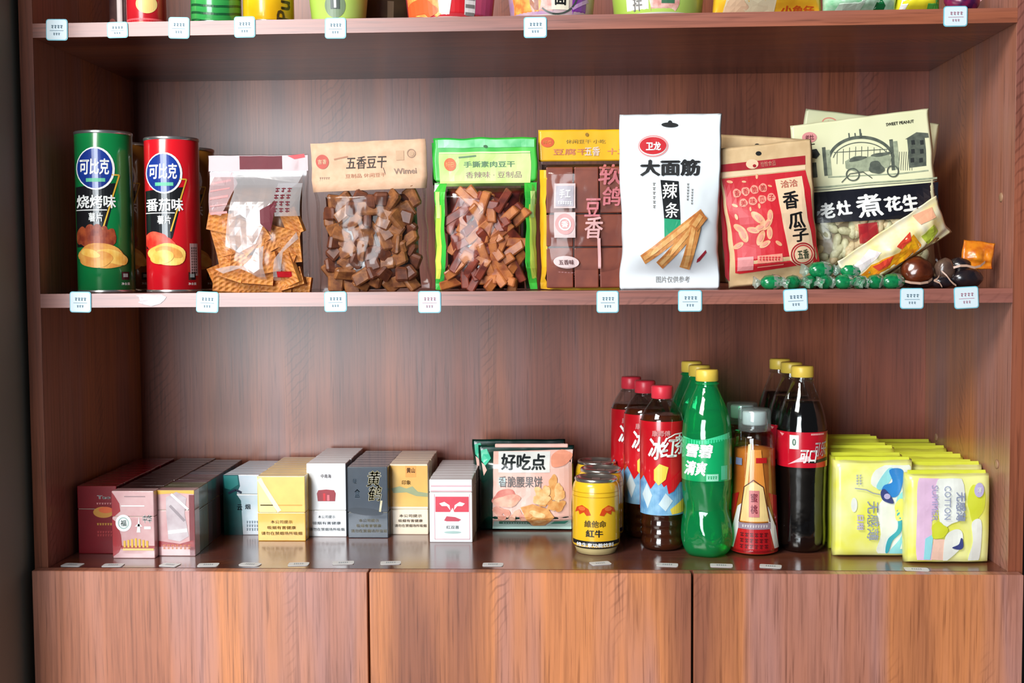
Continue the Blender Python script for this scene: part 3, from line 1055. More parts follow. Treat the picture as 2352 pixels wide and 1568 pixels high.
# ---- white bag of gluten strips
t = thing('gluten_strip_bag', 'white printed bag of gluten strips with black lettering and hang hole', 'snack bag', (0.8154, 0.034, ZM), (0.045, 0.0, 0.0))
B = Bag(0.130, 0.2245, 0.046, .30, .07, .0017, 71, .05, .0012, 36, .6, .35)
WB = mat('white_bag', (226, 234, 240), 0.3, coat=.3, var=.05, scale=20)
obj('pouch', B.mesh('pouch', WB, 44, 60), t)
A = Art((1423, 278), (1651, 266), (1440, 668))
P = Print(t, B.M, A, .04, .04, .0005)
P.ell('hang_hole', BLACK, 1537, 296, 19, 5.5, 1)
P.ell('hang_hole', BLACK, 1537, 291, 5, 5, 1)
P.ell('logo_oval', PINKP, 1502, 344, 34, 24, 1, -.06)
P.ell('logo_oval', WHITE, 1501, 344, 31, 21, 2, -.06)
P.ell('logo_oval', REDP, 1501, 343, 30, 19, 3, -.06)
P.text('lettering', WHITE, '卫龙', 1502, 344, 34, 19, 4, .045)
P.text('lettering', BLACK, '大面筋', 1542, 390, 136, 37, 2, .05)
BLK2 = mat('black_panel', (20, 24, 28), .35)
P.poly('black_panel', BLK2, [(1521, 418), (1562, 419), (1568, 504), (1530, 503)], 2)
P.poly('green_panel', mat('panel_green', (40, 160, 116), .35), [(1530, 503), (1568, 504), (1572, 560), (1533, 552)], 2)
P.text('lettering', WHITE, '辣', 1543, 441, 34, 36, 3, .012, shear=.1)
P.text('lettering', WHITE, '条', 1548, 484, 32, 34, 3, .012, shear=.1)
for x_, y_, w_, h_ in ((1507, 453, 9, 60), (1584, 442, 8, 40), (1594, 452, 7, 36)):
    P.blurb('lettering', GREYP, x_, y_, w_, h_, 6, 1, 2)
NOOD = mat('strip_print', (212, 150, 84), .4, col2=(184, 110, 56), scale=90)
NOOD2 = mat('strip_print_light', (232, 184, 120), .4, col2=(212, 150, 84), scale=90)
for (xa, ya), (xb, yb), w_, ly in (((1486, 597), (1622, 488), 24, 3), ((1526, 608), (1616, 502), 22, 5), ((1584, 612), (1606, 516), 24, 7), ((1598, 520), (1622, 490), 26, 9)):
    P.line('food_picture', NOOD, [(xa, ya), (xb, yb)], w_, ly)
    P.line('food_picture', NOOD2, [(xa + 2, ya - 3), (xb - 6, yb + 2)], w_ * .42, ly + 1)
P.poly('chilli_print', mat('chilli_print', (160, 40, 56), .4), [(1612, 590), (1632, 568), (1634, 574), (1618, 594), (1611, 598)], 3)
P.text('lettering', GREYP, '图片仅供参考', 1560, 638, 76, 14, 2, 0)
P.build()

# ---- red-and-kraft melon seed bags
KRAFT = mat('kraft_bag', (216, 186, 142), 0.6, col2=(200, 168, 124), scale=50)
KRE = mat('kraft_edge', (240, 206, 170), 0.5)
BAGR = mat('bag_red', (204, 36, 48), 0.4, col2=(190, 28, 42), scale=16)
BAGRD = mat('bag_darkred', (168, 26, 40), 0.4)
SAL = mat('salmon_print', (236, 150, 130), 0.45)


def seed_bag(label, loc, rot, seed, full):
    t = thing('melon_seed_bag', label, 'snack bag', loc, rot, 'red and kraft melon seed bags')
    B = Bag(0.120, 0.181 if full else 0.196, 0.036, .18, .03, .0012, seed, .03, .0016, 40, .6, .35)
    obj('pouch', B.mesh('pouch', KRAFT, 36, 48), t)
    A = Art((1643, 345), (1855, 324), (1677, 666))
    P = Print(t, B.M, A, .05, .05, .0005)
    P.ell('hang_hole', BLACK, 1738, 356, 6.5, 5, 1)
    if full:
        P.poly('red_band', BAGRD, [(1652, 381), (1843, 362), (1845, 382), (1652, 398)], 1)
        P.poly('pale_band', KRE, [(1650, 400), (1845, 384), (1846, 393), (1652, 411)], 1)
        P.poly('red_panel', BAGR, [(1656, 413), (1846, 395), (1858, 440), (1872, 520), (1886, 605), (1700, 632), (1690, 630), (1680, 560), (1668, 490)], 1)
        P.poly('side_stripe', BAGRD, [(1646, 412), (1651, 412), (1662, 500), (1674, 600), (1678, 650), (1668, 640), (1655, 540)], 1)
        P.poly('pale_panel', KRE, [(1776, 416), (1838, 408), (1844, 450), (1856, 510), (1868, 560), (1874, 585), (1868, 606), (1850, 614), (1830, 612), (1812, 600), (1806, 570), (1796, 530), (1784, 470)], 2)
        P.text('lettering', mat('ink_redgreen', (190, 110, 90), .5), '洽洽', 1808, 425, 40, 17, 3, .03)
        P.text('lettering', BLACK, '香', 1811, 462, 38, 40, 3, .03)
        P.text('lettering', BLACK, '瓜', 1826, 508, 42, 38, 3, .03)
        P.text('lettering', BLACK, '子', 1836, 542, 40, 30, 3, .03)
        P.ring('flavour_ring', BAGRD, 1843, 586, 30, 27, 3, 3)
        P.ring('flavour_ring', BAGR, 1843, 586, 24, 22, 2.5, 3)
        P.text('lettering', mat('ink_darkgreen', (60, 70, 50), .5), '五香', 1843, 586, 28, 22, 4, .03)
        P.ell('logo_disc', KRE, 1724, 380, 14, 11, 2)
        P.ell('logo_disc', BAGRD, 1729, 384, 4, 3.5, 3)
        P.text('lettering', SAL, '恰恰食品', 1760, 379, 34, 12, 2, .01)
        for k, ch in enumerate('香香脆脆'):
            P.ell('lettering', SAL, 1688 + k * 20, 446 - k * 4, 9.5, 10, 2, wob=.05)
            P.text('lettering', BAGR, ch, 1688 + k * 20, 446 - k * 4, 12, 13, 3, .01)
        for k, ch in enumerate('美味瓜子'):
            P.ell('lettering', SAL, 1703 + k * 21, 468 - k * 4, 9.5, 9.5, 2, wob=.05)
            P.text('lettering', BAGR, ch, 1703 + k * 21, 468 - k * 4, 12, 12, 3, .01)
        SEED = mat('seed_print', (238, 180, 140), .45, col2=(216, 150, 110), scale=120)
        for x_, y_, a_, l_ in ((1694, 528, .6, 17), (1702, 540, 1.1, 20), (1724, 530, .2, 15), (1735, 502, .7, 20), (1762, 498, 1.6, 15), (1756, 516, 2.2, 17), (1762, 536, 1.5, 15), (1742, 548, 1.9, 18),
                               (1740, 524, 2.7, 16), (1752, 562, 2.6, 14), (1692, 566, 2.6, 13), (1784, 560, .6, 9), (1686, 500, 1.3, 7), (1738, 475, 1.5, 6), (1674, 420, .2, 7), (1735, 408, 1.6, 6), (1706, 420, .1, 5), (1764, 430, .3, 5), (1684, 474, .4, 7), (1718, 482, 1.5, 5)):
            P.ell('seed_picture', SEED, x_, y_, l_, l_ * .46, 2, a_)
            if l_ > 10:
                P.ell('seed_picture', SAL, x_, y_, l_ * .5, l_ * .2, 3, a_)
        P.rect('plain_square', PINKP, 1692, 592, 1728, 624, 2)
        P.rect('weight_box', SAL, 1736, 586, 1794, 604, 2)
        P.blurb('lettering', BAGR, 1764, 595, 50, 14, 1, 7, 3)
        P.line('weight_box', SAL, [(1738, 616), (1798, 609)], 2.5, 2)
    P.build()
    return t


seed_bag('red and kraft-paper melon seed bag tilted left beside the white bag', (0.9535, 0.052, ZM + .007), (0.08, -math.radians(5.6), 0.0), 83, True)
seed_bag('plain kraft top of a melon seed bag peeking out behind the red one', (0.9285, 0.092, ZM + .005), (0.08, math.radians(4.0), 0.0), 91, False)

# ---- boiled peanut bags
CRM = mat('bag_cream', (232, 232, 196), 0.42, col2=(224, 226, 184), scale=10)
NAV = mat('bag_navy', (18, 20, 32), 0.35, coat=.2)
INK = mat('drawing_ink', (96, 104, 92), 0.55, col2=(70, 78, 70), scale=120)
INKL = mat('drawing_wash', (168, 178, 150), 0.55, col2=(140, 150, 126), scale=120)
pea = [mat('peanut_a', (216, 200, 160), .5, col2=(196, 174, 134), scale=160, bump=.5), mat('peanut_b', (206, 204, 166), .5, col2=(180, 176, 140), scale=160, bump=.5)]


def peanut_mesh(seed):
    rnd = random.Random(seed)
    L_ = .0145
    pr = []
    for k in range(9):
        f = k / 8
        z = (f - .5) * 2 * L_
        r = .0066 * math.sin(math.pi * min(max(f, .02), .98)) ** .45 * (1 - .22 * math.exp(-((f - .5) / .13) ** 2))
        pr.append((r if 0 < k < 8 else 0, z))
    return lathe('peanut', pr, pea[seed % 2], 10, lambda a, z: 1 + .04 * math.sin(5 * a + 300 * z))


pm = [peanut_mesh(i) for i in range(4)]


def peanut_bag(label, loc, rot, seed, full):
    t = thing('peanut_bag', label, 'snack bag', loc, rot, 'cream and navy peanut bags')
    B = Bag(0.183, 0.224, 0.050, .30, .03, .0012, seed, .02, .0014, 30, .5, .35)
    inner = Bag(0.168, 0.098, 0.026, .0, .03, .0, seed, .02, 0, 30, .5, .15)
    obj('pouch', B.mesh('pouch', CRM, 40, 40, .435, 1.0), t)
    A = Art((1811, 292), (2127, 252), (1855, 674))
    P = Print(t, B.M, A, .05, .04, .0005)
    if full:
        obj('film', B.mesh('film', CLEAR, 40, 22, 0, .44), t)
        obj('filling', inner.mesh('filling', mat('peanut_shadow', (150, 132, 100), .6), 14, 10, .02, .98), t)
        rnd = random.Random(seed)
        for k in range(84):
            u, v = rnd.uniform(.05, .95), rnd.uniform(.06, .92)
            p_ = inner.M(u, v, rnd.uniform(-.001, .003))
            obj('peanut', pm[rnd.randrange(4)], t, p_, (rnd.uniform(-.5, .5), rnd.uniform(0, 3.1), rnd.uniform(-.5, .5)))
        P.poly('navy_band', NAV, [(1836, 446), (2154, 418), (2158, 496), (1850, 514)], 1)
        P.text('lettering', WHITE, '老', 1894, 484, 34, 36, 2, .05)
        P.text('lettering', WHITE, '灶', 1931, 478, 34, 34, 2, .05)
        P.text('lettering', WHITE, '煮', 1988, 472, 60, 52, 2, .03)
        P.text('lettering', WHITE, '花', 2043, 468, 42, 34, 2, .05)
        P.text('lettering', WHITE, '生', 2084, 465, 40, 38, 2, .05)
        # wave border above the band
        P.line('wave_border', INK, [(1834, 440), (1900, 436), (1990, 426), (2080, 420), (2150, 414)], 1.6, 1)
        P.line('wave_border', INKL, [(1834, 434), (1900, 430), (1990, 421), (2080, 415), (2150, 409)], 4, 1)
        # drawing: an arched town gate, a cart and a tower
        P.ring('drawing', INK, 1975, 372, 78, 58, 7, 1, 30, math.pi * 1.06, math.pi * 1.94)
        P.ring('drawing', INK, 1975, 372, 66, 44, 2, 1, 30, math.pi * 1.06, math.pi * 1.94)
        P.rect('drawing', INK, 1888, 340, 1896, 405, 1)
        P.rect('drawing', INKL, 1896, 346, 1906, 405, 1)
        P.rect('drawing', INK, 2042, 322, 2050, 392, 1)
        P.rect('drawing', INKL, 2050, 326, 2060, 390, 1)
        for k in range(9):
            P.line('drawing', INK, [(1920 + k * 14, 352 - 14 * math.sin(.35 + k * .3)), (1920 + k * 14, 378)], 1.3, 1)
        P.line('drawing', INK, [(1912, 352), (2040, 344)], 1.6, 1)
        P.rect('drawing', INK, 1970, 299, 1974, 318, 1)
        for k in (-1, 0, 1):
            P.rect('drawing', INK, 1959 + k * 14, 308, 1962 + k * 14, 320, 1)
        P.poly('drawing', INK, [(2074, 322), (2100, 306), (2126, 308), (2128, 318)], 1)
        P.rect('drawing', INK, 2082, 318, 2122, 384, 1)
        for a_ in range(2):
            for b_ in range(3):
                P.rect('drawing_windows', mat('drawing_dark', (34, 40, 40), .6), 2088 + a_ * 20, 324 + b_ * 20, 2096 + a_ * 20, 334 + b_ * 20, 2)
        for k in range(7):
            P.line('drawing', INK, [(2062 + k * 5, 350), (2062 + k * 5, 392)], 1.2, 1)
        P.poly('drawing', INKL, [(1938, 372), (1960, 360), (1990, 362), (2030, 352), (2044, 362), (2040, 384), (2010, 392), (1966, 396), (1940, 388)], 2)
        P.ring('drawing', INK, 1956, 402, 16, 15, 3, 3)
        P.ring('drawing', INK, 2048, 394, 14, 14, 3, 3)
        P.ell('drawing', INK, 2010, 386, 18, 14, 3, .4, wob=.1)
        P.ell('drawing', INK, 1966, 366, 20, 5, 3, -.2, wob=.1)
        P.ell('drawing', INK, 2020, 356, 24, 4, 3, -.15, wob=.1)
        P.line('drawing', INK, [(1930, 420), (1950, 400), (1980, 396), (2000, 410)], 2, 3)
        P.line('drawing', INKL, [(1900, 408), (2060, 400), (2130, 392)], 3, 1)
        P.rect('drawing', INK, 1846, 376, 1874, 410, 1)
        P.poly('drawing', mat('drawing_dark', (34, 40, 40), .6), [(1842, 348), (1872, 344), (1880, 356), (1872, 366), (1850, 362)], 2)
        P.text('lettering', BLACK, 'SWEET PEANUT', 2062, 285, 64, 7, 2, .03)
        P.ell('seal_print', PINKP, 1856, 318, 17, 12, 1)
        P.text('lettering', mat('ink_wine', (150, 80, 86), .5), '老灶', 1856, 318, 20, 12, 2, .02)
        P.rect('seal_print', BLACK, 1848, 333, 1868, 335, 1)
        # pink printed panel on the peanut window
        P.rect('pink_panel', film('pink_film', (232, 120, 130), .02, .1, .45, (214, 60, 80)), 1962, 512, 2006, 556, 3)
    else:
        P.ell('seal_print', SAL, 1876, 312, 20, 14, 1)
        P.ell('seal_print', CRM, 1876, 312, 17, 11, 2)
        P.text('lettering', mat('ink_wine', (150, 80, 86), .5), '老灶', 1876, 312, 20, 12, 3, .02)
        obj('lower_pouch', B.mesh('lower_pouch', CRM, 30, 16, 0, .44), t)
    P.build()
    return t


peanut_bag('cream peanut bag with town-gate drawing and navy lettered band', (1.0961, 0.105, ZM + .004), (0.05, -math.radians(6.6), 0), 101, True)
peanut_bag('plain cream peanut bag tilted right behind the drawn one', (1.0739, 0.160, ZM + .012), (0.05, math.radians(7.2), 0), 113, False)

# ---- small yellow and clear snack sachet lying over the peanut bag
t = thing('snack_sachet', 'crumpled clear and yellow snack sachet lying before the peanut bag', 'sachet', (1.1170, 0.046, 0.3900), (0.35, -math.radians(33), 0.1))
B = Bag(0.150, 0.058, 0.030, .08, .08, .0036, 121, .02, .004, 60, .5, .3)
obj('filling', Bag(0.115, 0.038, 0.016, .05, .05, .001, 121, .02, .0, 60, .5, .3).mesh('filling', mat('sachet_snack', (236, 230, 200), .5, col2=(240, 190, 90), scale=60), 18, 12), t)
obj('film', B.mesh('film', mat('sachet_wrap', (246, 226, 150), .22, coat=.5, col2=(240, 232, 206), scale=45), 44, 26), t)
A = frame(0, 0, 140, 50)
P = Print(t, B.M, A, .04, .1, .0006)
YF = mat('sachet_yellow', (244, 180, 24), .25, coat=.4, col2=(226, 120, 30), scale=60)
P.poly('yellow_print', YF, [(2, 30), (30, 22), (66, 26), (92, 18), (96, 34), (70, 44), (36, 48), (4, 46)], 1)
P.poly('red_print', mat('sachet_red', (222, 70, 50), .3), [(30, 24), (58, 26), (50, 33), (34, 32)], 2)
P.poly('red_print', mat('sachet_red', (222, 70, 50), .3), [(66, 18), (90, 14), (86, 22), (70, 24)], 2)
P.poly('white_print', mat('sachet_white', (236, 226, 226), .25), [(8, 14), (40, 8), (48, 16), (14, 24)], 1)
P.poly('pink_print', mat('sachet_pink', (240, 176, 140), .3), [(104, 4), (130, 8), (128, 18), (106, 14)], 2)
P.poly('green_print', mat('sachet_lime', (190, 206, 70), .3), [(100, 26), (120, 22), (124, 34), (104, 40)], 2)
P.build()

# ---- green wrapped sweets
SWG = mat('sweet_green', (18, 140, 80), .2, coat=.6, col2=(10, 104, 62), scale=120)
SWW = film('sweet_clear', (226, 240, 232), .25, .15, .55, (206, 226, 214))


def sweet(label, x, y, z, a, s_=1.0, tilt=0.0):
    t = thing('wrapped_sweet', label, 'sweet', (x, y, z), (tilt, 0, a), 'green wrapped sweets')
    L_, R_ = .0190 * s_, .0092 * s_
    pr = [(R_ * .05, -L_ * .80), (R_ * .45, -L_ * .72), (R_ * .86, -L_ * .5), (R_, -L_ * .2), (R_, L_ * .2), (R_ * .86, L_ * .5), (R_ * .45, L_ * .72), (R_ * .05, L_ * .80)]
    cr = lambda a_, z_: 1 + .05 * math.sin(7 * a_ + 500 * z_)
    me = lathe('body', pr, SWG, 16, cr)
    o = obj('body', me, t, (0, 0, 0), (0, math.pi / 2, 0))
    obj('wrapper_band', lathe('wrapper_band', [(R_ * .90, L_ * .44), (R_ * .96, L_ * .36), (R_ * 1.04, L_ * .2), (R_ * 1.04, -L_ * .02)], SWW, 16, cr), t, None, (0, math.pi / 2, 0))
    for sg in (-1, 1):
        obj('wrapper_end', lathe('wrapper_end', [(R_ * .15, L_ * .72), (R_ * .28, L_ * .80), (R_ * .75, L_ * 1.15), (R_ * .7, L_ * 1.2)], SWW, 12, lambda a_, z_: 1 + .3 * math.sin(4 * a_)), t, None, (0, sg * math.pi / 2, 0))
    return t


for lb, x, y, z, a, s_, ti in (
        ('green wrapped sweet lying leftmost, below the red seed bag', 0.945, 0.020, ZM + .0090, .15, 1.05, 0),
        ('dark green wrapped sweet, second from the left end of the heap', 0.971, 0.020, ZM + .0086, .9, 1.0, 0),
        ('green wrapped sweet, third from the left in the bottom layer', 0.993, 0.024, ZM + .0086, 1.2, 1.0, 0),
        ('green wrapped sweet with white stripe, fourth in the bottom layer', 1.0125, 0.020, ZM + .0086, 1.0, 1.0, 0),
        ('pale wrapped sweet lying across the top of the heap at its left', 1.008, 0.026, ZM + .0245, .25, 1.15, 0),
        ('bright white-and-green wrapped sweet near the middle of the heap', 1.0365, 0.020, ZM + .0090, .5, 1.05, 0),
        ('bright green wrapped sweet on top of the heap near its middle', 1.046, 0.026, ZM + .0240, .1, .98, 0),
        ('greyish green wrapped sweet at the bottom right of the middle', 1.0555, 0.018, ZM + .0082, 1.3, .95, 0),
        ('pale green wrapped sweet, second from the right end of the heap', 1.0765, 0.020, ZM + .0088, .7, 1.05, 0),
        ('green wrapped sweet lying rightmost, beside the dark braised snack', 1.0985, 0.022, ZM + .0092, .4, 1.1, 0)):
    sweet(lb, x, y, z, a, s_, ti)

# ---- vacuum packed braised snacks
VAC = film('vacuum_film', (216, 196, 186), .05, .16)
BRN = mat('braised_brown', (150, 84, 50), .35, coat=.3, col2=(104, 54, 36), scale=70)
BRD = mat('braised_dark', (40, 30, 32), .25, coat=.6, col2=(24, 22, 30), scale=70)
FLP = mat('pack_edge', (186, 150, 130), .35)


def blob(name, m, rx, ry, rz, seed, wob=.12):
    bm = bmesh.new()
    bmesh.ops.create_icosphere(bm, subdivisions=3, radius=1)
    for v in bm.verts:
        n_ = 1 + wob * noise.noise(v.co * 1.7 + Vector((seed, 0, 0)))
        v.co = Vector((v.co.x * rx * n_, v.co.y * ry * n_, v.co.z * rz * n_))
    return bm_mesh(name, bm, m)


def curl(name, pts, w, m):
    """a narrow folded strip of film edge"""
    vs, fs = [], []
    for k, (x, y, z) in enumerate(pts):
        vs += [(x, y, z - w / 2), (x, y, z + w / 2), (x, y + .0008, z + w / 2), (x, y + .0008, z - w / 2)]
        if k:
            a = 4 * (k - 1)
            for q in range(4):
                fs.append((a + q, a + (q + 1) % 4, a + 4 + (q + 1) % 4, a + 4 + q))
    e = 4 * (len(pts) - 1)
    fs += [(0, 3, 2, 1), (e, e + 1, e + 2, e + 3)]
    return mesh(name, vs, fs, m, False)


t = thing('braised_snack', 'brown vacuum-packed braised snack right of the green sweets', 'snack', (1.130, 0.030, ZM))
obj('meat', blob('meat', BRN, .0205, .016, .0185, 1), t, (0, 0, .0215))
obj('under_meat', blob('under_meat', BRD, .024, .014, .010, 4), t, (.004, .004, .0095))
obj('wrap', blob('wrap', VAC, .0215, .0168, .0195, 1), t, (0, 0, .0215))
obj('wrap_edge', curl('wrap_edge', [(-.020, -.008, .010), (-.012, -.015, .0075), (0, -.0165, .0065), (.010, -.0145, .008), (.017, -.009, .012)], .003, FLP), t)
t = thing('braised_snack', 'small greyish vacuum-packed braised snack with curled pink film edge', 'snack', (1.1625, 0.028, ZM))
obj('meat', blob('meat', mat('braised_grey', (96, 74, 62), .3, coat=.5, col2=(70, 50, 44), scale=70), .0125, .011, .015, 7), t, (.002, 0, .0235))
obj('under_meat', blob('under_meat', BRD, .016, .012, .009, 9), t, (0, .002, .0085))
obj('wrap_edge', curl('wrap_edge', [(-.008, -.012, .022), (-.009, -.014, .016), (-.012, -.015, .012), (-.016, -.015, .010), (-.009, -.016, .007), (-.006, -.016, .002)], .0022, FLP), t)
obj('wrap_edge', curl('wrap_edge', [(-.006, -.013, .022), (0, -.015, .016), (.004, -.016, .010), (.008, -.016, .006), (.012, -.015, .0035)], .0024, FLP), t)
t = thing('braised_snack', 'black vacuum-packed braised snack with orange top at right shelf end', 'snack', (1.196, 0.032, ZM))
obj('under_meat', blob('under_meat', BRD, .0225, .015, .0135, 12), t, (-.004, 0, .0133))
obj('meat', blob('meat', BRD, .014, .012, .010, 15), t, (-.010, .004, .030))
BO = Bag(.040, .036, .012, .05, .2, .0030, 131, .0, .004, 90, .5, .4)
obj('orange_top', BO.mesh('orange_top', mat('pack_orange', (232, 142, 28), .3, coat=.4, col2=(196, 96, 20), scale=90), 20, 18), t, (.010, -.002, .024), (-.1, .1, 0))
obj('wrap_edge', curl('wrap_edge', [(-.024, -.012, .026), (-.016, -.016, .0285), (-.008, -.0165, .0285), (.002, -.016, .026), (.010, -.014, .028), (.017, -.010, .033)], .003, FLP), t)

# ================================================================ LOWER BOARD: LABELS LYING NEAR THE FRONT
LW = mat('paper_label', (222, 222, 222), .5, var=.06)
for k, (x, y, w, a, lb) in enumerate((
        (0.027, 0.013, .027, -.1, 'pale paper label on base board nearest the left panel'),
        (0.082, 0.012, .027, .05, 'pale paper label on base board before the first cigarette pack'),
        (0.157, 0.015, .025, -.2, 'pale paper label on base board before the second cigarette pack'),
        (0.208, 0.016, .027, .1, 'pale paper label on base board before the teal pack'),
        (0.263, 0.019, .029, -.15, 'oval pale paper label on base board left of the yellow pack'),
        (0.327, 0.022, .027, .1, 'cream paper label on base board right of the yellow pack'),
        (0.385, 0.030, .028, .15, 'white paper label on base board before the tall white pack'),
        (0.448, 0.031, .027, .12, 'white paper label on base board before the cream pack'),
        (0.584, 0.024, .027, 0, 'narrow white paper label on base board before the cookie bags'),
        (0.725, 0.033, .027, .3, 'white paper label on base board in front of the gold can'),
        (0.812, 0.026, .028, -.1, 'white paper label on base board before the iced tea bottle'),
        (0.882, 0.024, .029, -.1, 'white paper label on base board before the green bottle'),
        (0.945, 0.021, .028, -.2, 'white paper label on base board before the tapered orange bottle'),
        (1.128, 0.008, .030, -.1, 'pale paper label on base board before the yellow sanitary packs'))):
    t = thing('paper_label', lb, 'label', (x, y, 0.0002), (0, 0, a), 'paper labels lying on the base board')
    bmx = bmesh.new()
    bmesh.ops.create_cube(bmx, size=1)
    d_ = .017
    for v in bmx.verts:
        v.co = Vector((v.co.x * w, v.co.y * d_, .0003 + v.co.z * .0006))
    bmesh.ops.bevel(bmx, geom=[e for e in bmx.edges if abs(e.verts[0].co.z - e.verts[1].co.z) > 1e-6], offset=.006 if k == 4 else .003, segments=4, affect='EDGES', profile=.5)
    obj('card', bm_mesh('card', bmx, LW, False), t)
    P = Print(t, lambda u, v, off: Vector(((u - .5) * .022, (v - .5) * .012, .0007 + off)), frame(0, 0, 100, 60), 1, 1, .00015)
    P.blurb('lettering', TAGT, 50, 30, 60, 30, 2, 5, 1)
    P.build()


# ================================================================ CIGARETTE PACKS
def pack(label, x, y, w, h, body, lidc, seed=0, rot=0.0, d=.022, group=None, lid_at=.66):
    t = thing('cigarette_pack', label, 'cigarette pack', (x, y + d / 2, 0), (0, 0, rot), group)
    obj('box_body', box('box_body', -w / 2, w / 2, -d / 2, d / 2, 0, h * lid_at - .0004, body, .0010, 2), t)
    obj('lid', box('lid', -w / 2, w / 2, -d / 2, d / 2, h * lid_at + .0002, h, lidc, .0010, 2), t)
    obj('inner_collar', box('inner_collar', -w / 2 + .0012, w / 2 - .0012, -d / 2 + .0012, d / 2 - .0012, h * lid_at - .004, h * lid_at + .004, mat('pack_foil', (196, 190, 170), .3), 0), t)
    return t, Print(t, flatM(w, h, -d / 2), frame(0, 0, 100, 100 * h / w), .5, .5, .00025)


ORD_ = ('first', 'second', 'third', 'fourth', 'fifth', 'sixth', 'seventh', 'eighth', 'ninth', 'tenth', 'eleventh', 'twelfth')


def row(proto, n, x, y, dy, dx, lb, grp):
    for k in range(1, n + 1):
        q = proto.copy()
        C.objects.link(q)
        q.location = (x + dx * k + random.uniform(-.0007, .0007), y + dy * k, 0)
        q.rotation_euler = (0, 0, random.uniform(-.015, .015))
        q['label'] = lb % ORD_[k - 1]
        q['group'] = grp
        for ch in proto.children:
            if ch.name.split('.')[0] in ('box_body', 'lid'):
                c = ch.copy(); C.objects.link(c); c.parent = q


PKR = mat('pack_red', (166, 22, 32), .25, coat=.6, col2=(140, 14, 26), scale=20)
PKM = mat('pack_maroon', (120, 16, 28), .25, coat=.6)
PKI = mat('pack_pinkgrey', (200, 150, 152), .22, coat=.6, col2=(214, 176, 176), scale=30)
PKS = mat('pack_silver', (206, 196, 200), .22, coat=.6, col2=(180, 160, 166), scale=40)
PKT = mat('pack_teal', (18, 92, 96), .25, coat=.5, col2=(12, 60, 66), scale=20)
PKB = mat('pack_paleblue', (176, 206, 222), .25, coat=.5, col2=(206, 214, 226), scale=30)
PKY = mat('pack_yellow', (240, 188, 70), .25, coat=.5, col2=(232, 170, 60), scale=20)
PKY2 = mat('pack_yellow_light', (246, 208, 110), .25, coat=.5)
PKW = mat('pack_white', (232, 236, 240), .25, coat=.5, var=.04)
PKD = mat('pack_slate', (44, 58, 74), .25, coat=.5, col2=(34, 46, 60), scale=20)
PKC = mat('pack_cream', (238, 220, 194), .3, coat=.4, var=.05)
PKG = mat('pack_gold', (226, 182, 92), .3, coat=.4, col2=(214, 166, 80), scale=30)
DKB = mat('pack_darkbrown', (56, 36, 38), .3, coat=.4)
WARN = '吸烟有害健康'

# maroon pack standing at the left, half behind
t, P = pack('dark red cigarette pack at the far left, half behind the next pack', 0.036, 0.078, .055, .094, PKM, PKM)
H = 100 * .094 / .055
P.text('lettering', WHITE, 'Tao', 68, 28, 34, 9, 2, .03)
P.blurb('lettering', PINKP, 68, 44, 40, 6, 1, 6, 2)
P.ell('emblem', mat('emblem_gold', (190, 130, 40), .35), 66, 66, 26, 14, 2)
P.ell('emblem', mat('emblem_orange', (210, 90, 30), .35), 72, 60, 18, 8, 3)
P.blurb('lettering', GOLDP, 68, 96, 40, 8, 1, 6, 2)
P.blurb('lettering', mat('ink_dullred', (190, 60, 60), .4), 68, 120, 40, 16, 2, 6, 2)
P.build()
row(t, 10, 0.036, 0.089, .0225, .0, 'dark maroon cigarette pack, %s behind the front one of the leftmost row', 'maroon packs in the left row')

# pink and red pack in front
t, P = pack('pinkish silver and red cigarette pack, frontmost of the left packs', 0.0955, 0.052, .0575, .092, PKI, PKI, lid_at=.62)
P.poly('red_edge', PKR, [(0, 2), (6, 10), (18, 30), (20, 48), (6, 60), (0, 60)], 1)
P.poly('red_edge', PKR, [(0, 66), (10, 74), (20, 104), (22, 130), (14, 146), (0, 156)], 1)
P.ell('emblem_disc', WHITE, 27, 76, 19, 20, 2)
P.ring('emblem_disc', mat('disc_grey', (170, 196, 190), .3), 27, 76, 13, 14, 2.5, 3)
P.text('emblem_disc', mat('disc_grey', (170, 196, 190), .3), '福', 27, 76, 14, 15, 3, .02)
P.poly('tower_print', WHITE, [(58, 98), (64, 60), (67, 98)], 2)
P.poly('tower_print', WHITE, [(54, 84), (72, 84), (66, 78), (60, 78)], 2)
P.text('lettering', WHITE, '中华', 84, 66, 22, 20, 2, .04)
P.rect('lettering', WHITE, 76, 84, 92, 90, 2)
P.rect('flap_line', WHITE, 22, 34, 78, 36.5, 2)
P.rect('flap_line', mat('line_grey', (150, 120, 124), .3), 30, 12, 80, 14, 2)
P.rect('red_foot', PKR, 20, 130, 100, 137, 1)
for k in range(7):
    P.rect('gold_columns', GOLDP, 26 + k * 9, 112 + abs(3 - k) * 2, 31 + k * 9, 134, 3)
P.rect('gold_columns', mat('gold_pale', (250, 206, 130), .3), 24, 136, 98, 141, 3)
P.build()
dk, Pd = pack('tmp', 0.0955, 0.052, .0565, .0915, DKB, DKB)
row(dk, 12, 0.0955, 0.063, .0225, .0, 'dark brown cigarette pack, %s in line behind the pinkish silver pack', 'dark brown packs in the second row')
for o in list(dk.children) + [dk]:
    bpy.data.objects.remove(o)

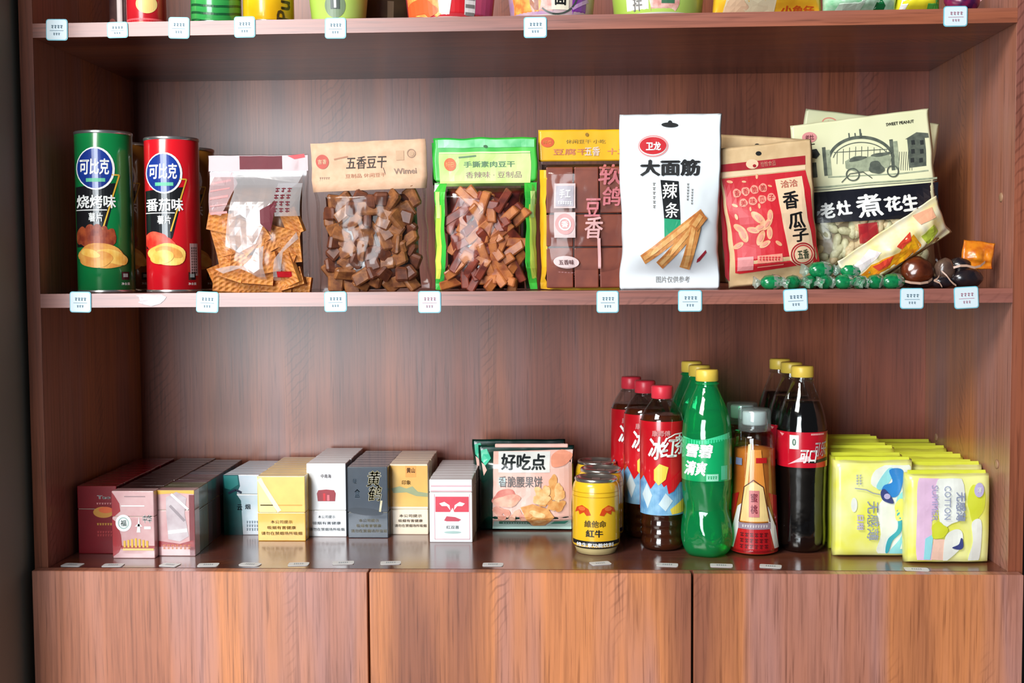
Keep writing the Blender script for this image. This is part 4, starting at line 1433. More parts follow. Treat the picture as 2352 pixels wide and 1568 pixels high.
# wrapped pack next to it
t, P = pack('cellophane wrapped pink and red cigarette pack beside the frontmost one', 0.1490, 0.066, .0525, .0905, PKI, PKI, lid_at=.70)
P.poly('gold_edge', GOLDP, [(0, 0), (100, 0), (100, 10), (60, 7), (0, 11)], 1)
P.rect('side_band', PKM, 86, 12, 100, 170, 1)
P.poly('foil_crease', PKS, [(26, 18), (54, 4), (80, 20), (74, 60), (84, 120), (60, 134), (30, 128), (26, 60)], 2)
P.line('foil_crease', WHITE, [(40, 10), (84, 50)], 6, 3)
P.line('foil_crease', mat('crease_grey', (150, 136, 142), .3), [(36, 40), (74, 80)], 7, 3)
P.line('foil_crease', WHITE, [(30, 110), (80, 104)], 9, 3)
P.poly('red_foot', PKR, [(4, 132), (30, 136), (60, 140), (96, 130), (98, 148), (4, 148)], 2)
P.blurb('lettering', mat('orange_print', (240, 150, 90), .3), 52, 148, 76, 14, 2, 7, 3)
P.build()
obj('wrapper', box('wrapper', -.0268, .0268, -.0118, .0118, 0, .0912, CLEAR, .001, 1), t)
for c_ in range(1):
    mix_m = [mat('pack_olive', (92, 94, 66), .3, coat=.4), DKB, mat('pack_plum', (78, 50, 64), .3, coat=.4), mat('pack_bluegrey', (62, 72, 88), .3, coat=.4), mat('pack_night', (30, 34, 48), .3, coat=.4)]
protos = []
for i, m_ in enumerate(mix_m):
    q, _p = pack('tmp', 0.149, .07, .0515, .090, m_, m_)
    protos.append(q)
nmb = {0: 'olive', 1: 'dark brown', 2: 'plum', 3: 'blue-grey', 4: 'near-black'}
for k in range(11):
    pr = protos[(0, 0, 2, 1, 2, 3, 4, 1, 4, 3, 4)[k]]
    q = pr.copy(); C.objects.link(q)
    q.location = (0.1490 - .0006 * (k + 1), 0.077 + .0226 * (k + 1), 0)
    q.rotation_euler = (0, 0, random.uniform(-.015, .015))
    kk = (0, 0, 2, 1, 2, 3, 4, 1, 4, 3, 4)[k]
    q['label'] = '%s cigarette pack, %s in line behind the cellophane wrapped pack' % (nmb[kk], ORD_[k])
    q['group'] = '%s packs behind the wrapped pack' % nmb[kk]
    for ch in pr.children:
        c = ch.copy(); C.objects.link(c); c.parent = q
for pr in protos:
    for o in list(pr.children) + [pr]:
        bpy.data.objects.remove(o)

# teal and pale blue pack
t, P = pack('teal and pale blue cigarette pack half behind the yellow pack', 0.2040, 0.199, .0545, .089, PKB, PKB, lid_at=.68)
P.poly('teal_field', PKT, [(0, 0), (42, 0), (46, 30), (36, 52), (48, 70), (52, 163), (0, 163)], 1)
P.poly('teal_field', mat('teal_light', (40, 132, 132), .3), [(2, 2), (40, 2), (42, 26), (20, 40), (4, 36)], 2)
P.line('mountain_print', mat('print_navy', (24, 40, 66), .3), [(14, 50), (34, 40), (50, 48)], 6, 3)
P.text('lettering', mat('print_navy', (24, 40, 66), .3), '云', 44, 88, 14, 16, 3, .02)
P.text('lettering', mat('print_bluegrey', (120, 146, 166), .3), '烟', 66, 86, 14, 14, 3, .01)
P.blurb('lettering', mat('print_bluegrey', (120, 146, 166), .3), 78, 138, 34, 30, 3, 5, 3)
P.build()
row(t, 5, 0.2040, 0.210, .0225, .0006, 'pale blue cigarette pack, %s in line behind the teal one', 'pale blue packs')

# yellow pack
t, P = pack('bright yellow cigarette pack with cellophane glare, on its own row', 0.2720, 0.160, .0690, .094, PKY, PKY2, lid_at=.44)
P.poly('painted_glare', mat('glare_paleyellow', (252, 226, 160), .25), [(0, 3), (10, 3), (40, 76), (4, 76)], 1)  # cellophane glare painted as pale shapes on the lid
P.line('painted_glare', mat('glare_cream', (255, 240, 206), .25), [(4, 6), (46, 74)], 9, 2)
P.rect('seam_print', mat('print_amber', (230, 160, 56), .3), 6, 60, 94, 62, 1)
for k, w_ in enumerate((46, 60, 86)):
    P.text('lettering', mat('print_ochre', (196, 140, 60), .4), ('本公司提示', '吸烟有害健康', '请勿在禁烟场所吸烟')[k], 50, 96 + k * 12, w_, 7, 2, .01)
P.build()
row(t, 7, 0.2720, 0.171, .0225, -.0004, 'yellowish cigarette pack, %s in line behind the bright yellow pack', 'packs behind the yellow pack')

# tall white pack
t, P = pack('tall white cigarette pack with small red gate emblem', 0.3315, 0.189, .0575, .1075, PKW, PKW, lid_at=.36)
HH = 100 * .1075 / .0575
P.text('lettering', mat('print_greypink', (206, 176, 182), .4), '中南海', 50, 32, 26, 10, 2, .01)
P.poly('gate_emblem', mat('gate_red', (150, 24, 40), .3), [(26, 76), (30, 68), (50, 66), (70, 68), (74, 76), (72, 96), (28, 96)], 2)
P.rect('gate_emblem', REDP, 42, 76, 48, 95, 3)
P.rect('gate_emblem', mat('gate_pink', (220, 110, 120), .3), 52, 80, 58, 95, 3)
for k, w_ in enumerate((44, 72, 90)):
    P.text('lettering', mat('print_coolgrey', (150, 166, 180), .4), ('本公司提示', '吸烟有害健康', '请勿在禁烟场所吸烟')[k], 50, 136 + k * 16, w_, 8, 2, .01)
P.build()
row(t, 6, 0.3315, 0.200, .0225, 0, 'whitish cigarette pack, %s in line behind the tall white pack', 'packs behind the tall white pack')

# slate pack
t, P = pack('slate blue cigarette pack with white calligraphy and pale warning text', 0.3935, 0.181, .0585, .1040, PKD, PKD, lid_at=.36)
CAL = mat('calligraphy', (226, 222, 200), .3, col2=(190, 176, 120), scale=120)
P.text('calligraphy', CAL, '黄', 66, 30, 34, 40, 2, .03, shear=.15)
P.text('calligraphy', CAL, '鹤', 68, 66, 34, 38, 2, .03, shear=.15)
P.line('calligraphy', CAL, [(84, 84), (80, 112)], 5, 2)
P.text('lettering', mat('print_steel', (110, 134, 156), .3), '硬', 18, 36, 10, 12, 2, .02)
P.text('lettering', mat('print_steel', (110, 134, 156), .3), '盒', 24, 66, 14, 22, 2, .02)
P.ell('wave_print', mat('print_deepslate', (30, 42, 56), .3), 44, 112, 44, 9, 1, .1)
for k, w_ in enumerate((50, 62, 90)):
    P.text('lettering', CAL, ('本公司提示', '吸烟有害健康', '请勿在禁烟场所吸烟')[k], 52, 134 + k * 13, w_, 8, 2, .015)
P.build()
row(t, 6, 0.3935, 0.192, .0225, 0, 'slate cigarette pack, %s in line behind the front slate pack', 'packs behind the slate pack')

# cream and gold pack
t, P = pack('cream and gold cigarette pack with faint green mountains', 0.4500, 0.205, .0560, .1040, PKC, PKC, lid_at=.36)
P.rect('gold_field', PKG, 0, 4, 100, 112, 1)
P.poly('mountain_print', mat('print_sage', (150, 160, 120), .4), [(4, 64), (26, 58), (44, 64), (60, 58), (74, 72), (100, 76), (100, 86), (70, 84), (44, 74), (10, 76)], 2)
P.rect('orange_title', mat('print_orange', (232, 160, 70), .4), 42, 4, 70, 34, 2)
P.text('lettering', mat('print_brown', (140, 80, 30), .4), '黄山', 56, 16, 22, 14, 3, .03)
P.text('lettering', mat('print_orange', (232, 160, 70), .4), '印象', 44, 48, 24, 12, 3, .02)
for k, w_ in enumerate((60, 64, 84)):
    P.text('lettering', mat('print_taupe', (160, 130, 110), .4), ('本公司提示', '吸烟有害健康', '请勿在禁烟场所吸烟')[k], 54, 136 + k * 13, w_, 8, 2, .015)
P.build()
row(t, 5, 0.4500, 0.216, .0225, 0, 'cream cigarette pack, %s in line behind the cream and gold pack', 'packs behind the cream and gold pack')

# white and red pack
t, P = pack('white cigarette pack with red panel and bird emblem, next to the cookies', 0.5165, 0.155, .0610, .0900, PKW, PKW, lid_at=.80)
PKP = mat('print_rosepink', (226, 180, 190), .35)
P.rect('red_panel', mat('panel_rose', (222, 70, 90), .35), 14, 40, 92, 76, 1)
for sx in (-1, 1):
    P.poly('bird_emblem', WHITE, [(53 + sx * 30, 56), (53 + sx * 18, 52), (53 + sx * 6, 60), (53 + sx * 4, 72), (53 + sx * 12, 62), (53 + sx * 24, 62)], 2)
P.poly('bird_emblem', WHITE, [(48, 76), (58, 76), (54, 66)], 2)
P.poly('small_emblem', mat('emblem_wine', (196, 70, 90), .35), [(34, 96), (40, 86), (60, 88), (74, 94), (68, 98), (40, 98)], 1)
P.text('lettering', mat('print_palegreen', (170, 200, 196), .4), '红双喜', 54, 112, 30, 8, 1, .01)
P.ell('small_emblem', mat('print_palegreen', (170, 200, 196), .4), 54, 124, 20, 3, 1)
for k in range(2):
    P.line('flap_line', PKP, [(4, 27 - k * 12), (98, 27 - k * 12)], 3, 1)
P.line('border_line', PKP, [(12, 34), (12, 140), (94, 140), (94, 34)], 1.6, 1)
P.build()
row(t, 7, 0.5165, 0.166, .0225, 0, 'pale cigarette pack, %s in line behind the white and red pack', 'packs behind the white and red pack')

# ================================================================ COOKIE BAGS
CKG = mat('cookie_green', (8, 60, 48), .25, coat=.5, col2=(4, 36, 34), scale=20)
CKP = mat('cookie_pinkcream', (238, 206, 196), .3, coat=.4, col2=(240, 190, 176), scale=30)


def cookie_bag(label, x, y, z, seed, full):
    t = thing('cookie_bag', label, 'cookie bag', (x, y, z), (0.03, 0, 0.0), 'cookie bags')
    B = Bag(0.142, 0.128, 0.044, .03, .03, .0012, seed, .02, .0012, 40, .35, .2)
    obj('pouch', B.mesh('pouch', CKG, 36, 34), t)
    A = frame(1096, 1018, 1322, 1218)
    P = Print(t, B.M, A, .05, .05, .0005)
    P.poly('pale_field', CKP, [(1132, 1032), (1319, 1028), (1317, 1214), (1128, 1214)], 1)
    P.poly('mint_corner', mat('cookie_mint', (70, 200, 160), .3), [(1102, 1030), (1116, 1026), (1126, 1046), (1112, 1062), (1103, 1052)], 2)
    P.poly('pale_corner', CKP, [(1103, 1056), (1110, 1060), (1116, 1072), (1108, 1086)], 2)
    if full:
        P.rect('title_panel', mat('cookie_titlewhite', (236, 240, 236), .3), 1144, 1032, 1266, 1076, 2)
        P.text('lettering', mat('cookie_ink', (40, 48, 50), .35), '好吃点', 1203, 1053, 106, 34, 3, .035)
        P.rect('title_mark', mat('cookie_paleblue', (196, 222, 224), .3), 1144, 1088, 1160, 1106, 3)
        P.text('lettering', mat('cookie_grey', (120, 116, 116), .35), '香脆腰果饼', 1196, 1097, 104, 26, 3, .015)
        nut = mat('cookie_nut', (222, 150, 130), .4, col2=(236, 186, 160), scale=80)
        ck1 = mat('cookie_crumb', (232, 178, 110), .4, col2=(214, 146, 80), scale=120)
        ck2 = mat('cookie_light', (246, 216, 160), .4, col2=(232, 178, 110), scale=120)
        rs = mat('cookie_rose', (206, 110, 100), .4, col2=(224, 150, 136), scale=60)
        P.ell('food_picture', rs, 1158, 1134, 30, 18, 3, -.3, wob=.08)
        P.ell('food_picture', nut, 1164, 1142, 34, 14, 4, -.2, wob=.08)
        P.ell('food_picture', nut, 1142, 1166, 14, 11, 4, wob=.08)
        P.ell('food_picture', mat('cookie_salmon', (240, 160, 130), .4), 1292, 1046, 26, 17, 3, -.3, wob=.06)
        for k in range(16):
            a_ = k * .61
            P.ell('food_picture', (ck1, ck2)[k % 2], 1272 + 34 * math.cos(a_ * 2.3) * (k % 4 + 1) / 4, 1130 + 34 * math.sin(a_ * 2.3) * (k % 3 + 1) / 3, 15, 10, 4 + k % 4, a_, wob=.1)
        P.poly('food_picture', ck1, [(1196, 1156), (1224, 1148), (1262, 1160), (1276, 1180), (1252, 1204), (1226, 1206), (1210, 1186)], 7)
        P.ell('food_picture', ck2, 1236, 1172, 20, 7, 8, .3, wob=.1)
        P.ell('food_picture', ck2, 1240, 1190, 16, 5, 8, -.2, wob=.1)
        for k in range(6):
            P.ell('food_picture', nut, 1150 + k * 13, 1182 - (k % 2) * 12, 10, 8, 4, k, wob=.1)
        P.poly('foot_band', mat('cookie_aqua', (196, 232, 222), .3), [(1132, 1192), (1206, 1192), (1222, 1206), (1254, 1206), (1268, 1192), (1316, 1190), (1316, 1214), (1128, 1214)], 5)
        P.poly('foot_badge', mat('cookie_foot', (52, 120, 96), .3), [(1144, 1191), (1212, 1191), (1220, 1200), (1144, 1200)], 6)
        P.poly('foot_badge', mat('cookie_foot2', (60, 160, 140), .3), [(1266, 1200), (1276, 1191), (1310, 1192), (1300, 1200)], 6)
        P.blurb('lettering', mat('cookie_paleblue', (196, 222, 224), .3), 1182, 1196, 60, 7, 1, 10, 7)
    P.build()
    if full:
        obj('top_seam', box('top_seam', -.046, .062, -.0022, .0022, .1245, .130, CKP, .001, 1), t)
    return t


cookie_bag('cookie bag with white title panel and printed cookies, the front one', 0.6215, 0.238, 0.0, 141, True)
cookie_bag('dark green edged cookie bag standing behind the front cookie bag', 0.6080, 0.300, 0.0, 147, False)


# ================================================================ TURNED CONTAINERS
def turned(name, label, cat, x, y, z, group=None, turn=0.0):
    return thing(name, label, cat, (x, y, z), (0, 0, face_cam(x, y) + turn), group)


# ---- gold energy drink cans
GOLD = mat('energy_can_gold', (236, 190, 40), .25, metal=.0, coat=.5, col2=(222, 170, 28), scale=12)
SILV = mat('can_silver', (196, 196, 190), .22, metal=.9)


def gold_can(label, x, y):
    t = turned('energy_drink_can', label, 'can', x, y, 0, 'gold energy drink cans')
    r, h = .0325, .1035
    prof = smooth_prof([(r * .82, 0.0045), (r * .98, .012), (r, .018), (r, .030), (r, .06), (r, .078), (r * .985, .088), (r * .93, .095), (r * .86, .0985)], 4)
    cb_ = obj('can_body', lathe('can_body', prof, GOLD, 48), t)
    obj('base_ring', lathe('base_ring', [(0, .004), (r * .70, .003), (r * .76, 0), (r * .82, .0006), (r * .88, .006), (r * .985, .0125)], mat('can_base_gold', (226, 208, 150), .25, metal=.2), 48), t)
    obj('lid', lathe('lid', [(r * .86, .0980), (r * .90, .0995), (r * .90, .1020), (r * .86, .1035), (r * .82, .1025), (r * .80, .0985), (0, .0985)], SILV, 48), t)
    tab = box('pull_tab', -.006, .006, -.010, .010, .0990, .1002, SILV, .0005, 1)
    obj('pull_tab', tab, t)
    P = Print(cb_, cylM(prof, 0, h), frame(0, 0, 112, 174), .05, .05, .0003, clip=(.02, .98, 0, 1))
    P.rect('black_band', BLACK, -5, 140, 117, 158, 1)
    P.text('lettering', WHITE, '维生素功能饮料', 54, 149, 86, 10, 2, .03)
    for sx in (-1, 1):
        P.poly('bull_emblem', mat('emblem_bull', (206, 70, 24), .3), [(54 + sx * 10, 80), (54 + sx * 16, 66), (54 + sx * 30, 58), (54 + sx * 42, 64), (54 + sx * 46, 76), (54 + sx * 38, 72), (54 + sx * 36, 80), (54 + sx * 26, 74), (54 + sx * 20, 82)], 2)
        P.ell('bull_emblem', mat('emblem_bull_light', (226, 110, 50), .3), 54 + sx * 30, 66, 8, 5, 3)
    P.text('lettering', BLACK, '紅牛', 52, 122, 40, 17, 2, .03)
    P.text('lettering', mat('can_ink', (90, 70, 30), .4), '維他命', 54, 100, 50, 16, 2, .02)
    P.line('rib_line', mat('can_goldline', (190, 140, 20), .3), [(2, 30), (110, 30)], 1.2, 1)
    P.line('rib_line', mat('can_goldline', (190, 140, 20), .3), [(2, 40), (110, 40)], 1.2, 1)
    P.build()


gold_can('gold energy drink can with red emblem, frontmost of three', 0.7213, 0.105)
gold_can('gold energy drink can in the middle, behind the front one', 0.7300, 0.180)
gold_can('gold energy drink can at the back of the three', 0.7265, 0.2505)

# ---- bottles
CAPR = mat('cap_red', (226, 52, 70), .35)
CAPY = mat('cap_yellow', (240, 206, 84), .35)
CAPW = mat('cap_white', (226, 236, 236), .35)
PETC = film('pet_clear', (236, 240, 240), .05, .06)


def cap_mesh(r, h, m):
    return lathe('cap', [(r * .95, 0), (r, .0008), (r, h - .002), (r * .93, h), (0, h)], m, 48, lambda a, z: 1 + (.018 * math.sin(24 * a) if .001 < z < h - .0022 else 0))


TEA_L = [(0, .002), (.019, 0), (.026, .0012), (.0295, .006), (.0300, .012), (.0288, .018), (.0300, .024), (.0288, .030), (.0300, .036), (.0288, .042), (.0300, .048), (.0304, .056), (.0304, .100), (.0304, .150), (.0303, .172), (.0290, .182), (.0240, .193), (.0180, .202), (.0142, .207), (.0135, .213)]
TEA = smooth_prof(TEA_L, 3)


def tea_bottle(label, x, y):
    t = turned('iced_tea_bottle', label, 'bottle', x, y, 0, 'iced tea bottles')
    tea = mat('tea_liquid', (52, 22, 12), .12, coat=.5, col2=(84, 36, 16), scale=30)
    obj('liquid', lathe('liquid', [(max(r - .0009, 0), z + .0006) for r, z in TEA if z < .186] + [(.0215, .1868), (0, .1868)], tea, 40), t)
    obj('shell', lathe('shell', TEA, PETC, 40), t)
    obj('cap', cap_mesh(.0150, .0175, CAPR), t, (0, 0, .2085))
    obj('neck_ring', lathe('neck_ring', [(.0138, .2035), (.0160, .2045), (.0160, .2060), (.0138, .2068)], PETC, 32), t)
    red = mat('tea_label_red', (206, 24, 36), .25, coat=.5, col2=(180, 16, 30), scale=14)
    lab = [(r + .0004, z) for r, z in TEA if .054 <= z <= .1815]
    sl = obj('label_sleeve', lathe('label_sleeve', lab, red, 48), t)
    P = Print(sl, cylM(TEA, 0, .226), frame(0, 0, 104, 382), .05, .05, .0004, clip=(.02, .98, 0, 1))
    ice = mat('tea_ice', (140, 190, 222), .25, coat=.4, col2=(90, 150, 200), scale=60)
    icel = mat('tea_ice_light', (206, 226, 234), .25, coat=.4)
    lem = mat('tea_lemon', (240, 212, 80), .3, coat=.4)
    P.poly('ice_field', ice, [(-4, 232), (10, 206), (26, 236), (44, 210), (56, 230), (76, 214), (108, 226), (108, 296), (-4, 296)], 2)
    P.poly('ice_field', icel, [(8, 250), (18, 222), (30, 250), (20, 282)], 3)
    P.poly('ice_field', icel, [(44, 270), (60, 244), (76, 262), (60, 286)], 3)
    P.poly('lemon_print', lem, [(34, 190), (46, 176), (66, 184), (60, 212), (44, 226), (34, 214)], 4)
    P.poly('red_splash', red, [(62, 224), (104, 184), (108, 196), (78, 240), (66, 246)], 4)
    P.poly('lemon_print', lem, [(70, 282), (104, 256), (108, 290), (74, 294)], 4)
    P.text('lettering', WHITE, '冰', 40, 140, 34, 54, 5, .035, shear=.1)
    P.text('lettering', WHITE, '红', 68, 138, 36, 46, 5, .02, shear=.1)
    P.text('lettering', WHITE, '茶', 94, 132, 30, 46, 5, .02, shear=.1)
    P.text('lettering', PINKP, '康师傅', 50, 106, 40, 14, 5, .02)
    P.line('lettering', WHITE, [(62, 118), (80, 108), (100, 106)], 2.5, 5)
    P.build()


tea_bottle('red labelled iced tea bottle with red cap, frontmost of three', 0.8134, 0.128)
tea_bottle('red labelled iced tea bottle in the middle of the row of three', 0.7950, 0.205)
tea_bottle('red labelled iced tea bottle at the back of the row of three', 0.7785, 0.270)

SPR = smooth_prof([(0, .004), (.016, 0), (.026, .002), (.0325, .012), (.0345, .026), (.0335, .042), (.0305, .058), (.0300, .066), (.0318, .080), (.0330, .096), (.0332, .104), (.0332, .160), (.0325, .170), (.0310, .183), (.0268, .198), (.0210, .212), (.0160, .223), (.0138, .230), (.0135, .238)], 3)


def sprite_mod(a, z):
    m = 1.0
    if z < .05:
        m += .045 * math.sin(5 * a) * (1 - z / .05)
    if .02 < z < .095:
        m += .018 * math.sin(9 * a + 90 * z)
    return m


def lime_soda(label, x, y):
    t = turned('lime_soda_bottle', label, 'bottle', x, y, 0, 'green soda bottles')
    grn = film('pet_green', (120, 246, 196), .06, .06, .26, (30, 206, 132))
    obj('liquid', lathe('liquid', [(max(r - .0012, 0), z + .001) for r, z in SPR if z < .196] + [(0, .197)], film('soda_green', (104, 238, 172), .0, .1, .30, (14, 180, 110)), 40, sprite_mod), t)
    obj('shell', lathe('shell', SPR, grn, 56, sprite_mod), t)
    obj('cap', cap_mesh(.0152, .0155, CAPY), t, (0, 0, .2355))
    obj('neck_ring', lathe('neck_ring', [(.0138, .2305), (.0160, .2315), (.0160, .2330), (.0138, .2340)], grn, 32), t)
    lab = mat('soda_label', (10, 160, 92), .22, coat=.6, col2=(22, 180, 110), scale=14)
    sl = obj('label_sleeve', lathe('label_sleeve', [(r + .0004, z) for r, z in SPR if .101 <= z <= .166], lab, 56), t)
    P = Print(sl, cylM(SPR, 0, .251), frame(0, 0, 118, 426), .05, .05, .0004, clip=(.02, .98, 0, 1))
    P.poly('label_flash', mat('soda_flash', (70, 222, 160), .25, coat=.5), [(4, 150), (40, 158), (70, 150), (112, 140), (112, 154), (60, 164), (4, 166)], 1)
    P.text('lettering', WHITE, '雪碧', 42, 180, 62, 32, 2, .055, shear=.15)
    P.text('lettering', WHITE, '清爽', 34, 220, 50, 34, 2, .055, shear=.2)
    P.rect('label_badge', mat('soda_badge', (160, 232, 200), .3), 58, 232, 86, 248, 2)
    P.rect('label_badge', mat('soda_badge2', (90, 206, 160), .3), 92, 214, 106, 246, 2)
    P.blurb('lettering', lab, 72, 240, 22, 10, 1, 4, 3)
    P.build()


lime_soda('clear green soda bottle with yellow cap, frontmost of three', 0.8705, 0.0914)
lime_soda('clear green soda bottle with yellow cap, middle of three', 0.8690, 0.1675)
lime_soda('clear green soda bottle with yellow cap, last of three', 0.8655, 0.2400)

COK = smooth_prof([(0, .004), (.018, 0), (.027, .002), (.0320, .010), (.0330, .024), (.0322, .050), (.0325, .080), (.0332, .108), (.0336, .118), (.0336, .166), (.0325, .176), (.0290, .192), (.0235, .208), (.0180, .222), (.0142, .232), (.0136, .240)], 3)


def cola_bottle(label, x, y):
    t = turned('cola_bottle', label, 'bottle', x, y, 0, 'cola bottles')
    liq = mat('cola_liquid', (14, 9, 9), .08, coat=.6)
    obj('liquid', lathe('liquid', [(max(r - .001, 0), z + .0008) for r, z in COK if z < .205] + [(.0235, .2058), (0, .2058)], liq, 44), t)
    obj('shell', lathe('shell', COK, PETC, 56, lambda a, z: 1 + (.012 * math.sin(14 * a) * math.sin(260 * z) if .03 < z < .105 else 0)), t)
    obj('cap', cap_mesh(.0152, .0150, CAPY), t, (0, 0, .2380))
    obj('neck_ring', lathe('neck_ring', [(.0138, .2325), (.0160, .2335), (.0160, .2350), (.0138, .2360)], PETC, 32), t)
    red = mat('cola_label', (206, 22, 44), .22, coat=.6, col2=(176, 14, 36), scale=14)
    sl = obj('label_sleeve', lathe('label_sleeve', [(r + .0004, z) for r, z in COK if .117 <= z <= .167], red, 56), t)
    P = Print(sl, cylM(COK, 0, .253), frame(0, 0, 113, 428), .05, .05, .0004, clip=(.02, .98, 0, 1))
    P.poly('label_swirl', mat('cola_pale', (240, 190, 196), .3), [(26, 222), (60, 200), (74, 202), (78, 212), (44, 216)], 2)
    P.rect('label_badge', mat('cola_badge', (226, 236, 226), .3), 30, 154, 50, 186, 2)
    P.text('lettering', mat('cola_badge_ink', (70, 110, 90), .3), '0', 40, 170, 8, 16, 3, .02)
    P.text('lettering', WHITE, '可口', 70, 202, 36, 30, 3, .03, shear=.15)
    P.text('lettering', mat('cola_grey', (190, 176, 180), .3), '可乐', 96, 186, 24, 34, 3, .02, shear=.1)
    P.poly('label_swirl', BLACK, [(60, 216), (112, 206), (112, 214), (84, 218)], 2)
    P.rect('lettering', PINKP, 76, 150, 104, 154, 2)
    P.poly('label_swirl', PINKP, [(8, 150), (18, 152), (14, 158)], 2)
    P.build()


cola_bottle('dark cola bottle with red label and yellow cap, frontmost of three', 1.0035, 0.1205)
cola_bottle('dark cola bottle with yellow cap, middle of three', 1.0015, 0.1890)
cola_bottle('dark cola bottle with yellow cap, last of three', 0.9975, 0.2580)

JUI = smooth_prof([(0, .003), (.024, 0), (.0310, .0015), (.0338, .006), (.0335, .012), (.0322, .040), (.0305, .080), (.0288, .120), (.0275, .150), (.0262, .160), (.0215, .166), (.0178, .168), (.0172, .176)], 3)


def juice_bottle(label, x, y):
    t = turned('drink_bottle', label, 'bottle', x, y, 0, 'tapered drink bottles')
    jl = mat('juice_liquid', (214, 128, 48), .2, coat=.4, col2=(196, 100, 36), scale=20)
    obj('liquid', lathe('liquid', [(max(r - .001, 0), z + .0008) for r, z in JUI if z < .146] + [(0, .147)], jl, 40), t)
    obj('shell', lathe('shell', JUI, PETC, 48), t)
    obj('inner_cap', cap_mesh(.0162, .0180, CAPW), t, (0, 0, .1745))
    obj('cup_cap', lathe('cup_cap', [(.0215, .1665), (.0222, .1680), (.0218, .1930), (.0205, .1962), (0, .1968)], film('cup_clear', (232, 240, 240), .06, .1, .12, (226, 236, 236)), 40), t)
    P = Print(t, cylM(JUI, 0, .198), frame(0, 0, 116, 334), .05, .05, .0004, clip=(.02, .98, 0, 1))
    red = mat('juice_red', (190, 28, 32), .25, coat=.5, col2=(160, 18, 26), scale=20)
    org = mat('juice_orange', (226, 150, 66), .25, coat=.4, col2=(206, 120, 46), scale=20)
    crm = mat('juice_cream', (236, 206, 140), .28, coat=.4)
    wht = mat('juice_white', (226, 222, 220), .28, coat=.4)
    P.rect('red_foot', red, -4, 272, 120, 328, 1)
    P.poly('red_side', red, [(0, 200), (20, 190), (4, 272), (0, 272)], 1)
    P.poly('red_side', red, [(116, 200), (94, 190), (112, 272), (116, 272)], 1)
    P.poly('white_side', wht, [(18, 222), (28, 214), (22, 268), (12, 318), (2, 318), (8, 268)], 2)
    P.poly('white_side', wht, [(92, 222), (84, 214), (94, 268), (104, 318), (114, 318), (108, 268)], 2)
    P.poly('tall_panel', org, [(42, 92), (76, 92), (94, 256), (24, 256)], 2)
    P.poly('tall_panel', crm, [(34, 176), (56, 164), (80, 176), (92, 254), (26, 254)], 3)
    P.poly('pale_stripe', crm, [(42, 80), (50, 78), (42, 176), (28, 240), (36, 160)], 4)
    P.line('panel_line', mat('juice_dark', (80, 40, 30), .3), [(24, 256), (34, 176), (56, 160), (80, 176), (94, 256)], 2, 5)
    P.rect('name_plate', mat('juice_plate', (206, 120, 120), .3), 46, 184, 70, 244, 5)
    P.text('lettering', mat('juice_wine', (130, 30, 50), .3), '蜜', 58, 200, 16, 20, 6, .02)
    P.text('lettering', mat('juice_wine', (130, 30, 50), .3), '桃', 58, 226, 16, 20, 6, .02)
    P.rect('grey_band', mat('juice_greyband', (150, 130, 146), .3), 22, 258, 96, 272, 3)
    P.blurb('lettering', wht, 60, 265, 60, 8, 1, 10, 4)
    P.blurb('lettering', mat('juice_darkred', (96, 14, 20), .3), 58, 298, 66, 40, 3, 6, 3)
    P.rect('side_print', mat('juice_bluegrey', (120, 130, 160), .3), 10, 112, 26, 128, 3)
    P.rect('side_print', red, 62, 110, 90, 122, 3)
    P.build()


juice_bottle('tapered orange and red bottle with clear cup cap, the front one', 0.9370, 0.1080)
juice_bottle('tapered orange bottle with white cap, behind the front tapered one', 0.9315, 0.1850)

# ================================================================ SANITARY PACKS
SPY = mat('pad_yellow', (230, 230, 96), .3, coat=.35, col2=(238, 240, 164), scale=22)
SPL = mat('pad_lime', (206, 214, 50), .3, coat=.35, col2=(220, 226, 80), scale=20)


def soft_pack(w, h, d, m, seed):
    bm = bmesh.new()
    bmesh.ops.create_cube(bm, size=1)
    bmesh.ops.subdivide_edges(bm, edges=bm.edges[:], cuts=13, use_grid_fill=True)
    for v in bm.verts:
        p_ = v.co * 2
        k = Vector((p_.x * math.sqrt(max(0, 1 - .10 * p_.y ** 2)), p_.y * math.sqrt(max(0, 1 - .28 * p_.x ** 4 - .25 * p_.z ** 4)), p_.z * math.sqrt(max(0, 1 - .12 * p_.y ** 2))))
        n_ = noise.noise(Vector((p_.x * 2.5, p_.y * 1.5 + seed, p_.z * 2.5)))
        v.co = Vector((k.x * w / 2, k.y * d / 2 * (1 + .10 * n_), h / 2 + k.z * h / 2 + .0014 * n_ * max(0, k.z)))
    return bm_mesh('pouch', bm, m)


def pad_pack(label, x, y, w, h, d, rot, kind, seed, group):
    t = thing('sanitary_pack', label, 'sanitary pack', (x, y, 0), (0, 0, rot), group)
    obj('pouch', soft_pack(w, h, d, SPY if kind else SPL, seed), t)
    obj('top_seal', box('top_seal', -w * .47, w * .47, -.0012, .0012, -.004, .0050, SPL, .0006, 1), t, (0, -d * .12, h - .001), (-.55, 0, 0))
    return t




def padM(w, h, d, seed):
    """the front face of soft_pack"""
    def M(u, v, off):
        X, Z = 2 * u - 1, 2 * v - 1
        n_ = noise.noise(Vector((X * 2.5, -1.5 + seed, Z * 2.5)))
        kz = Z * math.sqrt(.88)
        y = -math.sqrt(max(0, 1 - .28 * X ** 4 - .25 * Z ** 4)) * d / 2 * (1 + .10 * n_)
        return Vector((X * math.sqrt(.90) * w / 2, y - off, h / 2 + kz * h / 2 + .0014 * n_ * max(0, kz)))
    return M


